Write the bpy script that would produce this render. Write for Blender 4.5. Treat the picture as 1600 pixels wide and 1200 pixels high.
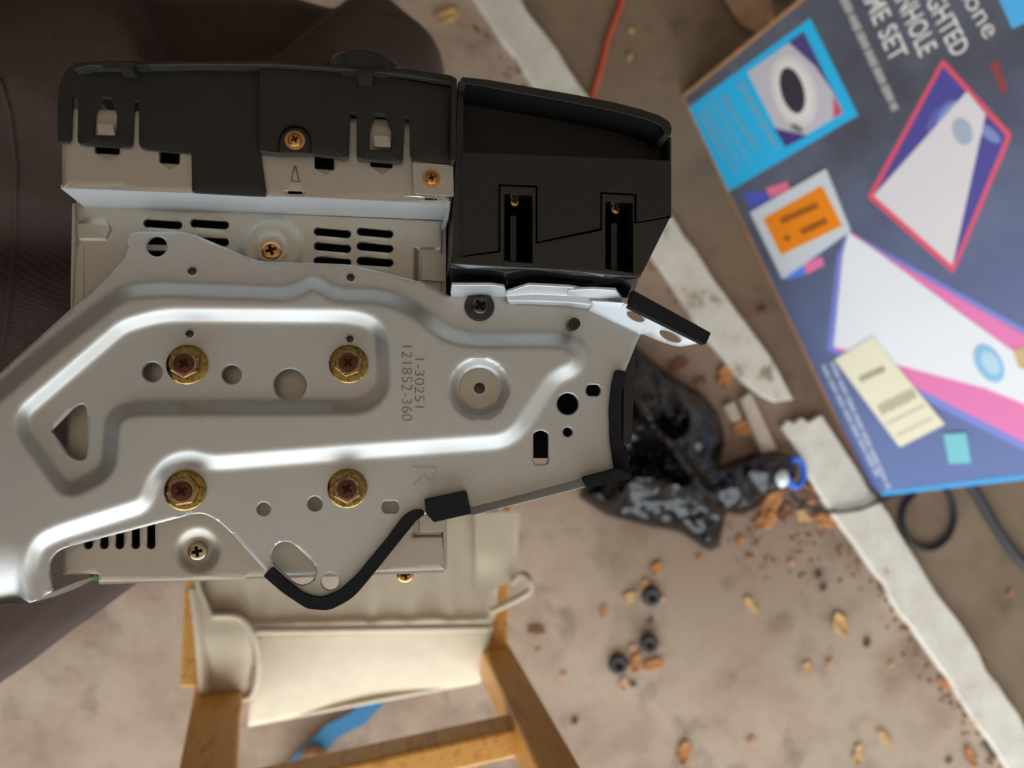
import bpy, bmesh, math, random
import numpy as np
from mathutils import Matrix, Vector, noise
from mathutils.geometry import delaunay_2d_cdt

random.seed(7)
for o in list(bpy.data.objects): bpy.data.objects.remove(o, do_unlink=True)
SC = bpy.context.scene
COL = SC.collection

# ------------------------------------------------------------------ camera
F, HC = 1200.0, 1.06                       # focal length in pixels of a 1600 wide frame, lens height above the floor
down = np.array([-200.0, -100.0, -F]); down /= np.linalg.norm(down)
ZA = -down
XA = np.array([1.0, 0, 0]) - ZA[0]*ZA; XA /= np.linalg.norm(XA)
YA = np.cross(ZA, XA)
MC = np.array([XA, YA, ZA])
cd = bpy.data.cameras.new('camera'); cam = bpy.data.objects.new('camera', cd); COL.objects.link(cam)
cam.matrix_world = Matrix([[*MC[0], 0], [*MC[1], 0], [*MC[2], HC], [0, 0, 0, 1]])
cd.sensor_width = 36; cd.lens = 36*F/1600; cd.clip_start = 0.02
cd.dof.use_dof = True; cd.dof.focus_distance = 0.298; cd.dof.aperture_fstop = cd.lens/3.3
SC.camera = cam

# ------------------------------------------------------------------ daylight and exposure
SC.view_settings.view_transform = 'Standard'; SC.view_settings.look = 'None'
SC.view_settings.gamma = 1.0; SC.view_settings.use_curve_mapping = False
SC.view_settings.exposure = -0.22
w = bpy.data.worlds.new('overcast_sky'); SC.world = w; w.use_nodes = True
bg = w.node_tree.nodes['Background']
bg.inputs[0].default_value = (0.86, 0.94, 1.0, 1); bg.inputs[1].default_value = 5.2
DOOR_Y, DOOR_X0, DOOR_X1, DOOR_H = -2.1, -2.6, 2.6, 2.25
pd = bpy.data.lights.new('door_daylight', 'AREA'); pd.shape = 'RECTANGLE'
pd.size = DOOR_X1-DOOR_X0; pd.size_y = DOOR_H; pd.cycles.is_portal = True
po = bpy.data.objects.new('door_daylight', pd); COL.objects.link(po)
po.location = ((DOOR_X0+DOOR_X1)/2, DOOR_Y, DOOR_H/2); po.rotation_euler = (math.pi/2, 0, 0)   # faces +y, into the garage

# ------------------------------------------------------------------ helpers
def ray(u, v):
    return MC @ np.array([u-800.0, 600.0-v, -F])
def P(u, v, z):
    r = ray(u, v); t = (z-HC)/r[2]
    return (t*r[0], t*r[1], z)

def lin(c):
    return tuple(((x/255)/12.92 if x/255 <= 0.04045 else ((x/255+0.055)/1.055)**2.4) for x in c)

class NT:
    def __init__(s, name):
        s.m = bpy.data.materials.new(name); s.m.use_nodes = True
        s.n = s.m.node_tree.nodes; s.l = s.m.node_tree.links; s.b = s.n['Principled BSDF']
    def node(s, t, **kw):
        n = s.n.new(t)
        for k, v in kw.items(): setattr(n, k, v)
        return n
    def link(s, a, b): s.l.new(a, b)
    def noise(s, scale, detail=4, rough=0.55, coord='Object', mapscale=None):
        tc = s.node('ShaderNodeTexCoord'); t = s.node('ShaderNodeTexNoise')
        t.inputs['Scale'].default_value = scale; t.inputs['Detail'].default_value = detail; t.inputs['Roughness'].default_value = rough
        if mapscale:
            mp = s.node('ShaderNodeMapping'); mp.inputs['Scale'].default_value = mapscale
            s.link(tc.outputs[coord], mp.inputs[0]); s.link(mp.outputs[0], t.inputs['Vector'])
        else: s.link(tc.outputs[coord], t.inputs['Vector'])
        return t.outputs[0]
    def ramp(s, fac, stops):
        r = s.node('ShaderNodeValToRGB'); el = r.color_ramp.elements
        while len(el) < len(stops): el.new(0.5)
        for e, (p, c) in zip(el, stops): e.position = p; e.color = (*c, 1)
        s.link(fac, r.inputs[0]); return r.outputs[0]
    def mix(s, a, b, fac, mode='MIX'):
        m = s.node('ShaderNodeMix', data_type='RGBA', blend_type=mode)
        for sock, val in ((m.inputs[0], fac), (m.inputs[6], a), (m.inputs[7], b)):
            if hasattr(val, 'links'): s.link(val, sock)
            elif isinstance(val, tuple): sock.default_value = (*val[:3], 1)
            else: sock.default_value = val
        return m.outputs[2]
    def bump(s, h, strength=0.3, dist=0.001):
        b = s.node('ShaderNodeBump'); b.inputs['Strength'].default_value = strength; b.inputs['Distance'].default_value = dist
        s.link(h, b.inputs['Height']); s.link(b.outputs[0], s.b.inputs['Normal'])
    def set(s, **kw):
        for k, v in kw.items():
            i = s.b.inputs[k.replace('_', ' ')]
            if hasattr(v, 'links'): s.link(v, i)
            elif isinstance(v, tuple): i.default_value = (*v[:3], 1)
            else: i.default_value = v
        return s

def plain(name, rgb, rough=0.6, metal=0.0, var=0.0, vscale=40, spec=0.5, bump=0, bscale=400):
    t = NT(name); c = lin(rgb)
    if var:
        f = t.noise(vscale)
        t.set(Base_Color=t.ramp(f, [(0.3, tuple(x*(1-var) for x in c)), (0.7, tuple(min(1, x*(1+var)) for x in c))]))
    else: t.set(Base_Color=c)
    t.set(Roughness=rough, Metallic=metal); t.b.inputs['Specular IOR Level'].default_value = spec
    if bump: t.bump(t.noise(bscale, 3), bump, 0.0004)
    return t.m

M = {}
def metal_mat(name, rgb, rough, metal):
    t = NT(name); c = lin(rgb)
    f = t.noise(900, 2, 0.6); g = t.noise(18, 4, 0.6)
    base = t.mix(tuple(x*0.88 for x in c), tuple(min(1, x*1.06) for x in c), f)
    base = t.mix(base, tuple(x*y for x, y in zip(c, (0.95, 0.91, 0.85))), t.ramp(g, [(0.45, (0, 0, 0)), (0.75, (0.8, 0.8, 0.8))]))
    r = t.node('ShaderNodeMapRange'); t.link(g, r.inputs[0]); r.inputs[3].default_value = rough-0.04; r.inputs[4].default_value = rough+0.06
    t.set(Base_Color=base, Roughness=r.outputs[0], Metallic=metal)
    t.bump(f, 0.05, 0.0002)
    return t.m
M['zinc'] = metal_mat('zinc_plated_steel', (192, 192, 189), 0.49, 0.82)
M['zinc2'] = metal_mat('chassis_steel', (186, 179, 167), 0.45, 0.8)
M['edge'] = metal_mat('door_lit_steel', (198, 203, 206), 0.5, 0.72)  # same steel made paler and bluer: door light put into its colour
M['blackp'] = plain('black_textured_plastic', (31, 28, 24), 0.55, 0, 0.15, 900, 0.35, 0.25, 2500)
M['blackp2'] = plain('black_smooth_plastic', (27, 25, 22), 0.4, 0, 0.08, 300, 0.5)
M['gloss'] = plain('black_glossy_plastic', (16, 16, 18), 0.12, 0, 0, 1, 0.6)
M['void'] = plain('black_plastic_and_shade', (8, 8, 8), 0.8, spec=0.08)  # inner black plastic, and also the shade painted on the pocket rim's wall
M['felt'] = plain('black_felt', (34, 33, 34), 0.95, 0, 0.5, 1500, 0.1, 0.9, 2200)
M['brass'] = plain('brass_screw', (200, 154, 98), 0.22, 1.0, 0.1, 300)
M['brassd'] = plain('screw_recess', (40, 26, 14), 0.4, 0.8)
M['blackscrew'] = plain('black_steel_screw', (58, 54, 49), 0.35, 0.7)
M['pin'] = plain('dark_rivet_steel', (70, 68, 64), 0.3, 0.9)
M['silver'] = plain('silver_screw', (190, 175, 150), 0.25, 1.0)
M['green'] = plain('green_circuit_board', (70, 150, 80), 0.4)
M['socket'] = plain('dark_bronze_socket', (96, 66, 50), 0.28, 1.0)
M['mark'] = plain('stamped_groove', (120, 114, 104), 0.55, 0.8)

def chromate(name, c, rough):
    t = NT(name)
    tc = t.node('ShaderNodeTexCoord'); n = t.node('ShaderNodeTexNoise'); n.inputs['Scale'].default_value = 420; n.inputs['Detail'].default_value = 1
    t.link(tc.outputs['Object'], n.inputs['Vector'])
    col = t.ramp(n.outputs[0], [(p, lin(x)) for p, x in zip((0.25, 0.42, 0.52, 0.62, 0.75), c)])
    t.set(Base_Color=col, Roughness=rough, Metallic=1.0)
    return t.m
M['chromate'] = chromate('yellow_chromate_rim', ((84, 82, 40), (138, 128, 60), (176, 138, 86), (118, 102, 60), (120, 132, 66)), 0.2)
M['chromated'] = chromate('brown_chromate_head', ((110, 92, 62), (158, 134, 92), (180, 142, 116), (128, 100, 84), (132, 126, 80)), 0.22)

def obj_link(name, me, mat, parent=None, smooth=False, angle=None):
    o = bpy.data.objects.new(name, me); COL.objects.link(o)
    if mat: me.materials.append(M[mat] if isinstance(mat, str) else mat)
    if parent: o.parent = parent
    if smooth:
        me.shade_smooth()
        if angle: me.set_sharp_from_angle(angle=math.radians(angle))
    return o

def org(p):
    v = Vector((0, 0, 0))
    while p: v += p.location; p = p.parent
    return v

def mk(name, verts, faces, mat, parent=None, smooth=False, angle=None, bevel=0):
    if parent: base = org(parent)
    else:
        a = np.array(verts); base = Vector((float((a[:, 0].min()+a[:, 0].max())/2), float((a[:, 1].min()+a[:, 1].max())/2), float(a[:, 2].min())))
    me = bpy.data.meshes.new(name)
    me.from_pydata([(v[0]-base[0], v[1]-base[1], v[2]-base[2]) for v in verts], [], faces)
    bm = bmesh.new(); bm.from_mesh(me); bmesh.ops.recalc_face_normals(bm, faces=bm.faces); bm.to_mesh(me); bm.free()
    o = obj_link(name, me, mat, parent, smooth, angle)
    if not parent: o.location = base
    if bevel:
        b = o.modifiers.new('edge', 'BEVEL'); b.width = bevel; b.segments = 2; b.limit_method = 'ANGLE'; b.angle_limit = math.radians(50)
    return o

def tag(o, label=None, cat=None, group=None, kind=None):
    if label: o['label'] = label
    if cat: o['category'] = cat
    if group: o['group'] = group
    if kind: o['kind'] = kind
    return o

def thing(name, loc, label, cat, group=None):
    o = bpy.data.objects.new(name, None); COL.objects.link(o); o.location = loc; o.empty_display_size = 0.05
    return tag(o, label, cat, group)

def rnd(pts, r=4, n=4):
    out = []; k = len(pts)
    for i in range(k):
        p = np.array(pts[i][:2], float); rr = pts[i][2] if len(pts[i]) > 2 else r
        a = np.array(pts[i-1][:2], float); b = np.array(pts[(i+1) % k][:2], float)
        if rr <= 0: out.append(tuple(p)); continue
        da, db = a-p, b-p; la, lb = np.linalg.norm(da), np.linalg.norm(db)
        ra, rb = min(rr, la*0.48), min(rr, lb*0.48)
        s, e = p+da/la*ra, p+db/lb*rb
        for j in range(n+1):
            t = j/n; out.append(tuple((1-t)**2*s+2*t*(1-t)*p+t*t*e))
    return out

def circ(x, y, r, n=28, ry=None, rot=0, flat=None):
    o = []
    for i in range(n):
        a = 2*math.pi*i/n; px, py = r*math.cos(a), (ry or r)*math.sin(a)
        if flat: py = max(-flat, min(flat, py))
        c, s = math.cos(rot), math.sin(rot); o.append((x+px*c-py*s, y+px*s+py*c))
    return o

def slot(x0, y0, x1, y1, r, n=6):
    a = math.atan2(y1-y0, x1-x0); o = []
    for i in range(n+1): t = a-math.pi/2+math.pi*i/n; o.append((x1+r*math.cos(t), y1+r*math.sin(t)))
    for i in range(n+1): t = a+math.pi/2+math.pi*i/n; o.append((x0+r*math.cos(t), y0+r*math.sin(t)))
    return o

def inside(pts, poly):
    pts = np.asarray(pts, float); x, y = pts[:, 0], pts[:, 1]; r = np.zeros(len(pts), bool)
    n = len(poly)
    for i in range(n):
        x0, y0 = poly[i]; x1, y1 = poly[(i+1) % n]
        if y0 == y1: continue
        c = ((y0 > y) != (y1 > y)) & (x < (x1-x0)*(y-y0)/(y1-y0)+x0); r ^= c
    return r

def sdf(pts, poly):
    pts = np.asarray(pts, float); d = np.full(len(pts), 1e9); n = len(poly)
    for i in range(n):
        a = np.array(poly[i]); b = np.array(poly[(i+1) % n]); ab = b-a; L = ab@ab
        if L < 1e-9: continue
        t = np.clip(((pts-a)@ab)/L, 0, 1); q = a+t[:, None]*ab
        d = np.minimum(d, np.hypot(pts[:, 0]-q[:, 0], pts[:, 1]-q[:, 1]))
    return np.where(inside(pts, poly), d, -d)

def sm(x):
    x = np.clip(x, 0, 1); return x*x*(3-2*x)

def ramp(x, e=0.22):
    x = np.clip(x, 0, 1); k = 1/(1-e)
    return np.where(x < e, k*x*x/(2*e), np.where(x > 1-e, 1-k*(1-x)**2/(2*e), k*(x-e/2)))

def inset(lp, e, inner):
    a = np.array(lp, float); p, q = np.roll(a, 1, 0), np.roll(a, -1, 0)
    t = q-p; t /= (np.linalg.norm(t, axis=1)[:, None]+1e-9); n = np.stack([-t[:, 1], t[:, 0]], 1)
    area = np.sum(a[:, 0]*q[:, 1]-q[:, 0]*a[:, 1]); sg = 1 if area > 0 else -1
    r = a+n*e*sg*(1 if inner else -1); d = sdf(r, lp)*(1 if inner else -1)
    return r[d > e*0.8]

def tri2d(out, holes=(), grid=0, edge_gap=None, cham=0):
    vs, es = [], []; ins = []
    if cham:
        for k, lp in enumerate([out]+list(holes)): ins += [Vector(p) for p in inset(lp, cham, k == 0)]
    for lp in [out]+list(holes):
        k = len(vs); vs += [Vector((p[0], p[1])) for p in lp]
        es += [(k+i, k+(i+1) % len(lp)) for i in range(len(lp))]
    if grid:
        a = np.array(out); gx = np.arange(a[:, 0].min(), a[:, 0].max(), grid); gy = np.arange(a[:, 1].min(), a[:, 1].max(), grid)
        G = np.array([(x+(grid/2 if j % 2 else 0), y) for j, y in enumerate(gy) for x in gx])
        gap = (edge_gap or grid*0.45)+cham
        ok = sdf(G, out) > gap
        for h in holes: ok &= sdf(G, h) < -gap
        vs += [Vector(p) for p in G[ok]]
    nb = len(vs); vs += ins
    r = delaunay_2d_cdt(vs, es, [], 1, 1e-4)
    V = np.array([(v[0], v[1]) for v in r[0]]); T = [tuple(f) for f in r[2]]
    C = np.array([V[list(f)].mean(0) for f in T]); ok = inside(C, out)
    for h in holes: ok &= ~inside(C, h)
    return V, [f for f, k in zip(T, ok) if k]

def solid(V3, T, th, dvec=(0, 0, -1)):
    n = len(V3); d = np.array(dvec)*th
    verts = [tuple(v) for v in V3]+[tuple(np.array(v)+d) for v in V3]
    cnt = {}
    for f in T:
        for i in range(len(f)):
            e = (f[i], f[(i+1) % len(f)]); k = tuple(sorted(e)); cnt.setdefault(k, []).append(e)
    faces = list(T)+[tuple(i+n for i in reversed(f)) for f in T]
    for k, l in cnt.items():
        if len(l) == 1: a, b = l[0]; faces.append((b, a, a+n, b+n))
    return verts, faces

def plate(name, out, z, th, mat, parent=None, holes=(), grid=0, zf=None, smooth=False, bevel=0, angle=35, cham=0, cdz=0.0004):
    V, T = tri2d(out, holes, grid, None, cham)
    zz = zf(V) if zf else np.full(len(V), z)
    if cham:
        near = np.abs(sdf(V, out)) < cham*0.3
        for h in holes: near |= np.abs(sdf(V, h)) < cham*0.3
        zz = zz-cdz*near
    V3 = [P(u, v, h) for (u, v), h in zip(V, zz)]
    vs, fs = solid(V3, T, th)
    return mk(name, vs, fs, mat, parent, smooth, angle, bevel)

def lathe(name, prof, c, mat, parent=None, n=28, axis='z', smooth=True, angle=35, sides=None):
    vs, fs = [], []
    for r, h in prof:
        for i in range(n):
            a = 2*math.pi*i/n
            q = (r*math.cos(a), r*math.sin(a), h)
            if axis == 'y': q = (q[0], q[2], q[1])
            vs.append((c[0]+q[0], c[1]+q[1], c[2]+q[2]))
    for j in range(len(prof)-1):
        for i in range(n):
            k = (i+1) % n; fs.append((j*n+i, j*n+k, (j+1)*n+k, (j+1)*n+i))
    fs.append(tuple(range(n))); fs.append(tuple((len(prof)-1)*n+i for i in range(n)))
    return mk(name, vs, fs, mat, parent, smooth, angle)

def tube(name, pts, r, mat, parent=None, n=8, sub=6, closed=False):
    pts = [Vector(p) for p in pts]; path = []
    k = len(pts)
    rng = range(k if closed else k-1)
    for i in rng:
        p0 = pts[i-1] if (i > 0 or closed) else pts[0]; p1 = pts[i]; p2 = pts[(i+1) % k]; p3 = pts[(i+2) % k] if (i+2 < k or closed) else pts[-1]
        for j in range(sub):
            t = j/sub
            path.append(0.5*((2*p1)+(-p0+p2)*t+(2*p0-5*p1+4*p2-p3)*t*t+(-p0+3*p1-3*p2+p3)*t**3))
    if not closed: path.append(pts[-1])
    vs, fs = [], []; m = len(path)
    for i, p in enumerate(path):
        d = (path[(i+1) % m]-path[i-1]) if (closed or 0 < i < m-1) else (path[min(i+1, m-1)]-path[max(i-1, 0)])
        d.normalize(); a = d.cross(Vector((0, 0, 1)))
        if a.length < 1e-4: a = d.cross(Vector((1, 0, 0)))
        a.normalize(); b = a.cross(d)
        for j in range(n):
            t = 2*math.pi*j/n; vs.append(tuple(p+r*(a*math.cos(t)+b*math.sin(t))))
    for i in range(m if closed else m-1):
        q = (i+1) % m
        for j in range(n):
            l = (j+1) % n; fs.append((i*n+j, i*n+l, q*n+l, q*n+j))
    if not closed: fs.append(tuple(range(n))); fs.append(tuple((m-1)*n+j for j in range(n)))
    return mk(name, vs, fs, mat, parent, True)

def box_between(name, a, b, w1, w2, ref, mat, parent=None, bevel=0.003):
    a, b = Vector(a), Vector(b); d = (b-a).normalized(); x = Vector(ref)-Vector(ref).dot(d)*d; x.normalize(); y = d.cross(x)
    vs = []
    for p in (a, b):
        for sx, sy in ((-1, -1), (1, -1), (1, 1), (-1, 1)): vs.append(tuple(p+x*sx*w1/2+y*sy*w2/2))
    fs = [(0, 1, 2, 3), (4, 5, 6, 7)]+[(i, (i+1) % 4, 4+(i+1) % 4, 4+i) for i in range(4)]
    return mk(name, vs, fs, mat, parent, False, None, bevel)

def text_mesh(s, bold=0.0):
    c = bpy.data.curves.new('t', 'FONT'); c.body = s; c.size = 1.0; c.offset = bold; c.resolution_u = 3
    o = bpy.data.objects.new('t', c); COL.objects.link(o)
    dg = bpy.context.evaluated_depsgraph_get(); dg.update()
    me = bpy.data.meshes.new_from_object(o.evaluated_get(dg))
    V = np.array([v.co[:] for v in me.vertices]); Fc = [tuple(p.vertices) for p in me.polygons]
    bpy.data.objects.remove(o); bpy.data.curves.remove(c); bpy.data.meshes.remove(me)
    return V, Fc

# ------------------------------------------------------------------ the garage
def floor_mat():
    t = NT('stained_concrete')
    n1 = t.noise(4, 7, 0.66); n2 = t.noise(15, 6, 0.62); n3 = t.noise(160, 3, 0.6)
    pale = t.ramp(n1, [(0.28, lin((132, 106, 91))), (0.42, lin((168, 145, 126))), (0.56, lin((190, 170, 150))), (0.72, lin((150, 131, 116)))])
    pale = t.mix(pale, lin((110, 92, 82)), t.ramp(n2, [(0.55, (0, 0, 0)), (0.74, (0.75, 0.75, 0.75))]))
    brown = t.ramp(n1, [(0.3, lin((112, 94, 76))), (0.5, lin((142, 122, 100))), (0.7, lin((122, 104, 84)))])
    brown = t.mix(brown, lin((84, 70, 58)), t.ramp(n2, [(0.55, (0, 0, 0)), (0.75, (0.6, 0.6, 0.6))]))
    a = np.array(P(790, 0, 0)); b = np.array(P(1590, 1160, 0)); d = (b-a)/np.linalg.norm(b-a); nx, ny = -d[1], d[0]
    tc = t.node('ShaderNodeTexCoord'); dot = t.node('ShaderNodeVectorMath', operation='DOT_PRODUCT')
    t.link(tc.outputs['Object'], dot.inputs[0]); dot.inputs[1].default_value = (nx, ny, 0)
    off = nx*a[0]+ny*a[1]
    mr = t.node('ShaderNodeMapRange'); mr.inputs[1].default_value = off-0.01; mr.inputs[2].default_value = off+0.01
    t.link(dot.outputs['Value'], mr.inputs[0])
    col = t.mix(pale, brown, mr.outputs[0])
    # brown leaf-stained patch around the plastic bag
    c = P(1150, 700, 0); dist = t.node('ShaderNodeVectorMath', operation='DISTANCE'); t.link(tc.outputs['Object'], dist.inputs[0]); dist.inputs[1].default_value = c
    m2 = t.node('ShaderNodeMapRange'); t.link(dist.outputs['Value'], m2.inputs[0]); m2.inputs[1].default_value = 0.08; m2.inputs[2].default_value = 0.38; m2.inputs[3].default_value = 1; m2.inputs[4].default_value = 0
    st = t.node('ShaderNodeMath', operation='MULTIPLY'); t.link(m2.outputs[0], st.inputs[0]); t.link(t.ramp(n1, [(0.35, (0.2,)*3), (0.6, (0.9,)*3)]), st.inputs[1])
    col = t.mix(col, lin((104, 78, 58)), st.outputs[0])
    t.set(Base_Color=col, Roughness=0.75); t.b.inputs['Specular IOR Level'].default_value = 0.3
    t.bump(n3, 0.25, 0.002)
    return t.m
M['floor'] = floor_mat()
M['wall'] = plain('painted_wallboard', (205, 198, 188), 0.8, 0, 0.06, 3)
M['wallb'] = plain('dark_board_wall', (74, 66, 58), 0.8, 0, 0.2, 3)
M['ceil'] = plain('ceiling_board', (236, 232, 224), 0.85, 0, 0.06, 3)
def slab(name, x0, x1, y0, y1, z0, z1, mat):
    vs = [(x, y, z) for z in (z0, z1) for x, y in ((x0, y0), (x1, y0), (x1, y1), (x0, y1))]
    o = mk(name, vs, [(0, 1, 2, 3), (4, 5, 6, 7), (0, 1, 5, 4), (1, 2, 6, 5), (2, 3, 7, 6), (3, 0, 4, 7)], mat)
    return tag(o, kind='structure')
me = bpy.data.meshes.new('floor'); me.from_pydata([(-6, -9, 0), (6, -9, 0), (6, 5.7, 0), (-6, 5.7, 0)], [], [(0, 1, 2, 3)])
tag(obj_link('floor', me, 'floor'), kind='structure')
slab('ceiling', -2.9, 2.9, DOOR_Y, 5.7, 2.55, 2.65, 'ceil')
slab('wall_left', -2.9, -2.7, DOOR_Y, 5.7, 0, 2.55, 'wall')
slab('wall_right', 2.7, 2.9, DOOR_Y, 5.7, 0, 2.55, 'wall')
slab('wall_back', -2.9, 2.9, 5.5, 5.7, 0, 2.55, 'wallb')
slab('wall_front', -2.7, 2.7, DOOR_Y-0.1, DOOR_Y, DOOR_H, 2.55, 'wall')

# ------------------------------------------------------------------ car stereo
ZB, ZC, ZF, ZH = 0.760, 0.7520, 0.7735, 0.7765          # bracket, chassis side, front frame, plastic housing
RAISE = 0.0044
ST = thing('car_stereo', P(420, 560, 0.585), 'bare double-height car stereo with stamped grey side bracket resting on the lap', 'car stereo')

# --- chassis
ch_out = rnd([(119, 318, 0), (300, 327, 0), (692, 346, 0), (697, 600, 0), (694, 890, 2), (385, 901, 0), (383, 905, 0), (154, 909, 2), (153, 897, 0), (98, 898, 3), (97, 856, 0), (113, 476, 0)], 2)
holes = []
for y0, y1, xs in ((349, 352, ((231, 278), (304, 351))), (376, 379, ((304, 351),)), (362, 366, ((497, 542), (564, 608))), (385, 389, ((497, 542), (564, 608))), (408, 411, ((497, 542), (564, 608))), (376, 377, ((231, 278),)), (398, 399, ((231, 278),))):
    for x0, x1 in xs: holes.append(slot(x0, y0, x1, y1, 6.2))
for x in (138, 163, 187, 212, 236): holes.append(slot(x, 815, x, 851, 6.4))
def ch_z(V):
    z = np.full(len(V), ZC)
    d = np.hypot(V[:, 0]-424, V[:, 1]-388); z += 0.0018*(1-sm((d-40)/14))+0.0008*(1-sm((d-22)/4))
    d = np.hypot(V[:, 0]-309, V[:, 1]-860); z -= 0.0028*(1-sm((d-18)/20))
    q = sdf(V, rnd([(120, 348, 0), (172, 344, 14), (172, 374, 14), (118, 374, 0)], 0)); z += 0.0016*sm((q+3)/5)
    q = sdf(V, rnd([(650, 388, 0), (720, 390, 0), (720, 470, 0), (650, 470, 0)], 0)); z -= 0.0016*sm((q+3)/6)
    q = sdf(V, rnd([(644, 790, 0), (720, 790, 0), (720, 838, 0), (644, 838, 0)], 0)); z -= 0.0014*sm((q+3)/6)
    return z
chassis = plate('chassis', ch_out, ZC, 0.0012, 'zinc2', ST, holes, 4.5, ch_z, True, 0, 34, 1.3, 0.0004)
body_out = [(122, 322), (690, 350), (690, 884), (384, 896), (156, 902), (112, 892), (118, 478)]
plate('inner_case', body_out, ZC-0.006, 0.155, 'void', chassis)
for nm, a, b in (('case_wall', (119, 318), (692, 346)), ('case_wall', (692, 346), (694, 890)), ('case_wall', (694, 890), (155, 908)), ('case_wall', (110, 860), (118, 318))):
    pa, pb = Vector(P(*a, ZC-0.001)), Vector(P(*b, ZC-0.001)); dn = Vector((0, 0, -0.165)); nrm = (pb-pa).cross(Vector((0, 0, 1))).normalized()*0.0012
    vs = [pa, pb, pb+dn, pa+dn, pa-nrm, pb-nrm, pb-nrm+dn, pa-nrm+dn]
    mk(nm, [tuple(v) for v in vs], [(0, 1, 2, 3), (4, 5, 6, 7), (0, 1, 5, 4), (1, 2, 6, 5), (2, 3, 7, 6), (3, 0, 4, 7)], 'zinc2', chassis)
plate('circuit_board', [(142, 898), (152, 898), (152, 907), (141, 908)], ZC-0.003, 0.0016, 'green', chassis)
plate('corner_tab', rnd([(656, 800), (693, 798), (693, 831), (656, 832)], 3), ZC+0.0006, 0.0008, 'zinc2', chassis, bevel=0.0002)
plate('corner_tab', rnd([(659, 397, 3), (697, 398, 0), (697, 440, 0), (659, 437, 0)], 2), ZC+0.0002, 0.0008, 'zinc2', chassis, bevel=0.0002)
plate('worn_label_edge', rnd([(124, 380), (131, 383), (130, 470), (121, 470)], 2), ZC+0.0004, 0.0008, 'zinc2', chassis, bevel=0.0002)

def cross_recess(parent, c, r, z, rot=0.3, mat='brassd', h=0.0003):
    vs, fs = [], []
    for k in range(2):
        a = rot+k*math.pi/2; dx, dy = math.cos(a), math.sin(a); nx, ny = -dy, dx; w = r*0.30
        i = len(vs)
        for sx, sy in ((-1, -1), (1, -1), (1, 1), (-1, 1)):
            vs.append((c[0]+dx*r*sx+nx*w*sy, c[1]+dy*r*sx+ny*w*sy, z+h*(1+0.2*k)))
        for j in range(4): vs.append((vs[i+j][0], vs[i+j][1], z-0.0006))
        fs += [(i, i+1, i+2, i+3)]+[(i+j, i+(j+1) % 4, i+4+(j+1) % 4, i+4+j) for j in range(4)]
    return mk('cross_recess', vs, fs, mat, parent)

def pan_screw(px, z, rpx, mat, parent, rot=0.4, h=0.0016, flange=0, name='screw', rec='brassd'):
    d = (HC-z)/F; r = rpx*d; c = P(*px, z)
    prof = ([(flange*d, 0), (flange*d, 0.0006), (r*1.02, 0.0008)] if flange else [(r, 0)])+[(r, h*0.45), (r*0.88, h*0.8), (r*0.62, h), (0.0001, h*1.02)]
    s = lathe(name, prof, c, mat, parent, 24)
    if parent is not ST: pass
    # recess sits in the head
    cross_recess(s if s.parent is ST else parent, c, r*0.55, z+h, rot, rec, 0.00006)
    return s
pan_screw((424, 392), ZC+0.0026, 15, 'brass', chassis, 0.35)
pan_screw((309, 861), ZC-0.0026, 14, 'silver', chassis, 0.2, rec='void')
pan_screw((633, 897), ZC-0.012, 13, 'brass', chassis, 0.2)

# --- bracket
br_out = rnd([(-130, 712, 0), (0, 582, 30), (120, 474, 8), (186, 412, 16), (196, 400, 8), (199, 362, 22), (293, 362, 20), (402, 408, 8), (546, 413, 12), (660, 441, 4), (703, 462, 0),
              (706, 462, 2), (796, 464, 0), (804, 474, 2), (924, 482, 2), (1000, 523, 4), (984, 562, 4), (968, 600, 20), (958, 655, 20), (966, 712, 8), (980, 741, 2), (737, 795, 0), (664, 802, 6), (640, 822, 6),
              (538, 932, 34), (508, 950, 12), (474, 946, 26), (416, 893, 0), (348, 818, 20), (316, 800, 14), (283, 808, 6), (93, 858, 16), (76, 876, 14), (77, 900, 4), (82, 924, 4), (52, 941, 6), (-130, 962, 0)], 6, 6)
outer = rnd([(-300, 860, 0), (0, 612, 20), (60, 560, 20), (192, 456, 26), (258, 452, 14), (448, 459, 12), (468, 452, 8), (488, 440, 10), (508, 450, 8), (522, 460, 12), (606, 464, 24), (652, 486, 24), (700, 526, 26), (752, 532, 20), (880, 531, 22), (908, 546, 16),
               (904, 574, 18), (866, 590, 18), (812, 672, 18), (786, 690, 18), (560, 706, 20), (330, 724, 20), (294, 714, 20), (262, 724, 16), (240, 752, 14), (226, 790, 16), (86, 834, 26), (58, 850, 20), (46, 888, 18), (50, 926, 10), (60, 1040, 0), (-300, 1040, 0)], 10, 6)
basin = rnd([(252, 492, 34), (556, 494, 34), (596, 512, 30), (600, 610, 26), (570, 636, 26), (206, 638, 30), (176, 652, 18), (170, 736, 24), (118, 764, 18), (98, 762, 12), (36, 676, 12), (34, 646, 18), (192, 510, 16)], 10, 6)
bh = [circ(245, 385, 16), circ(238, 581, 15.5), circ(362, 585, 15), circ(453, 601, 25, 36), circ(412, 795, 10.5), circ(492, 787, 11.5), circ(610, 792, 13, 28, flat=9.5),
      circ(516, 908, 14), slot(446, 868, 472, 892, 22, 12), rnd([(80, 673, 4), (118, 634, 8), (131, 630, 10), (136, 640, 8), (135, 714, 8), (128, 720, 10), (112, 716, 6)], 6),
      circ(887, 631, 17), circ(927, 610, 11.5, 24, flat=9), circ(887, 675, 7.5), rnd([(833, 677, 4), (845, 671, 10), (857, 677, 4), (857, 726, 8), (833, 726, 8)], 5)]
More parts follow.
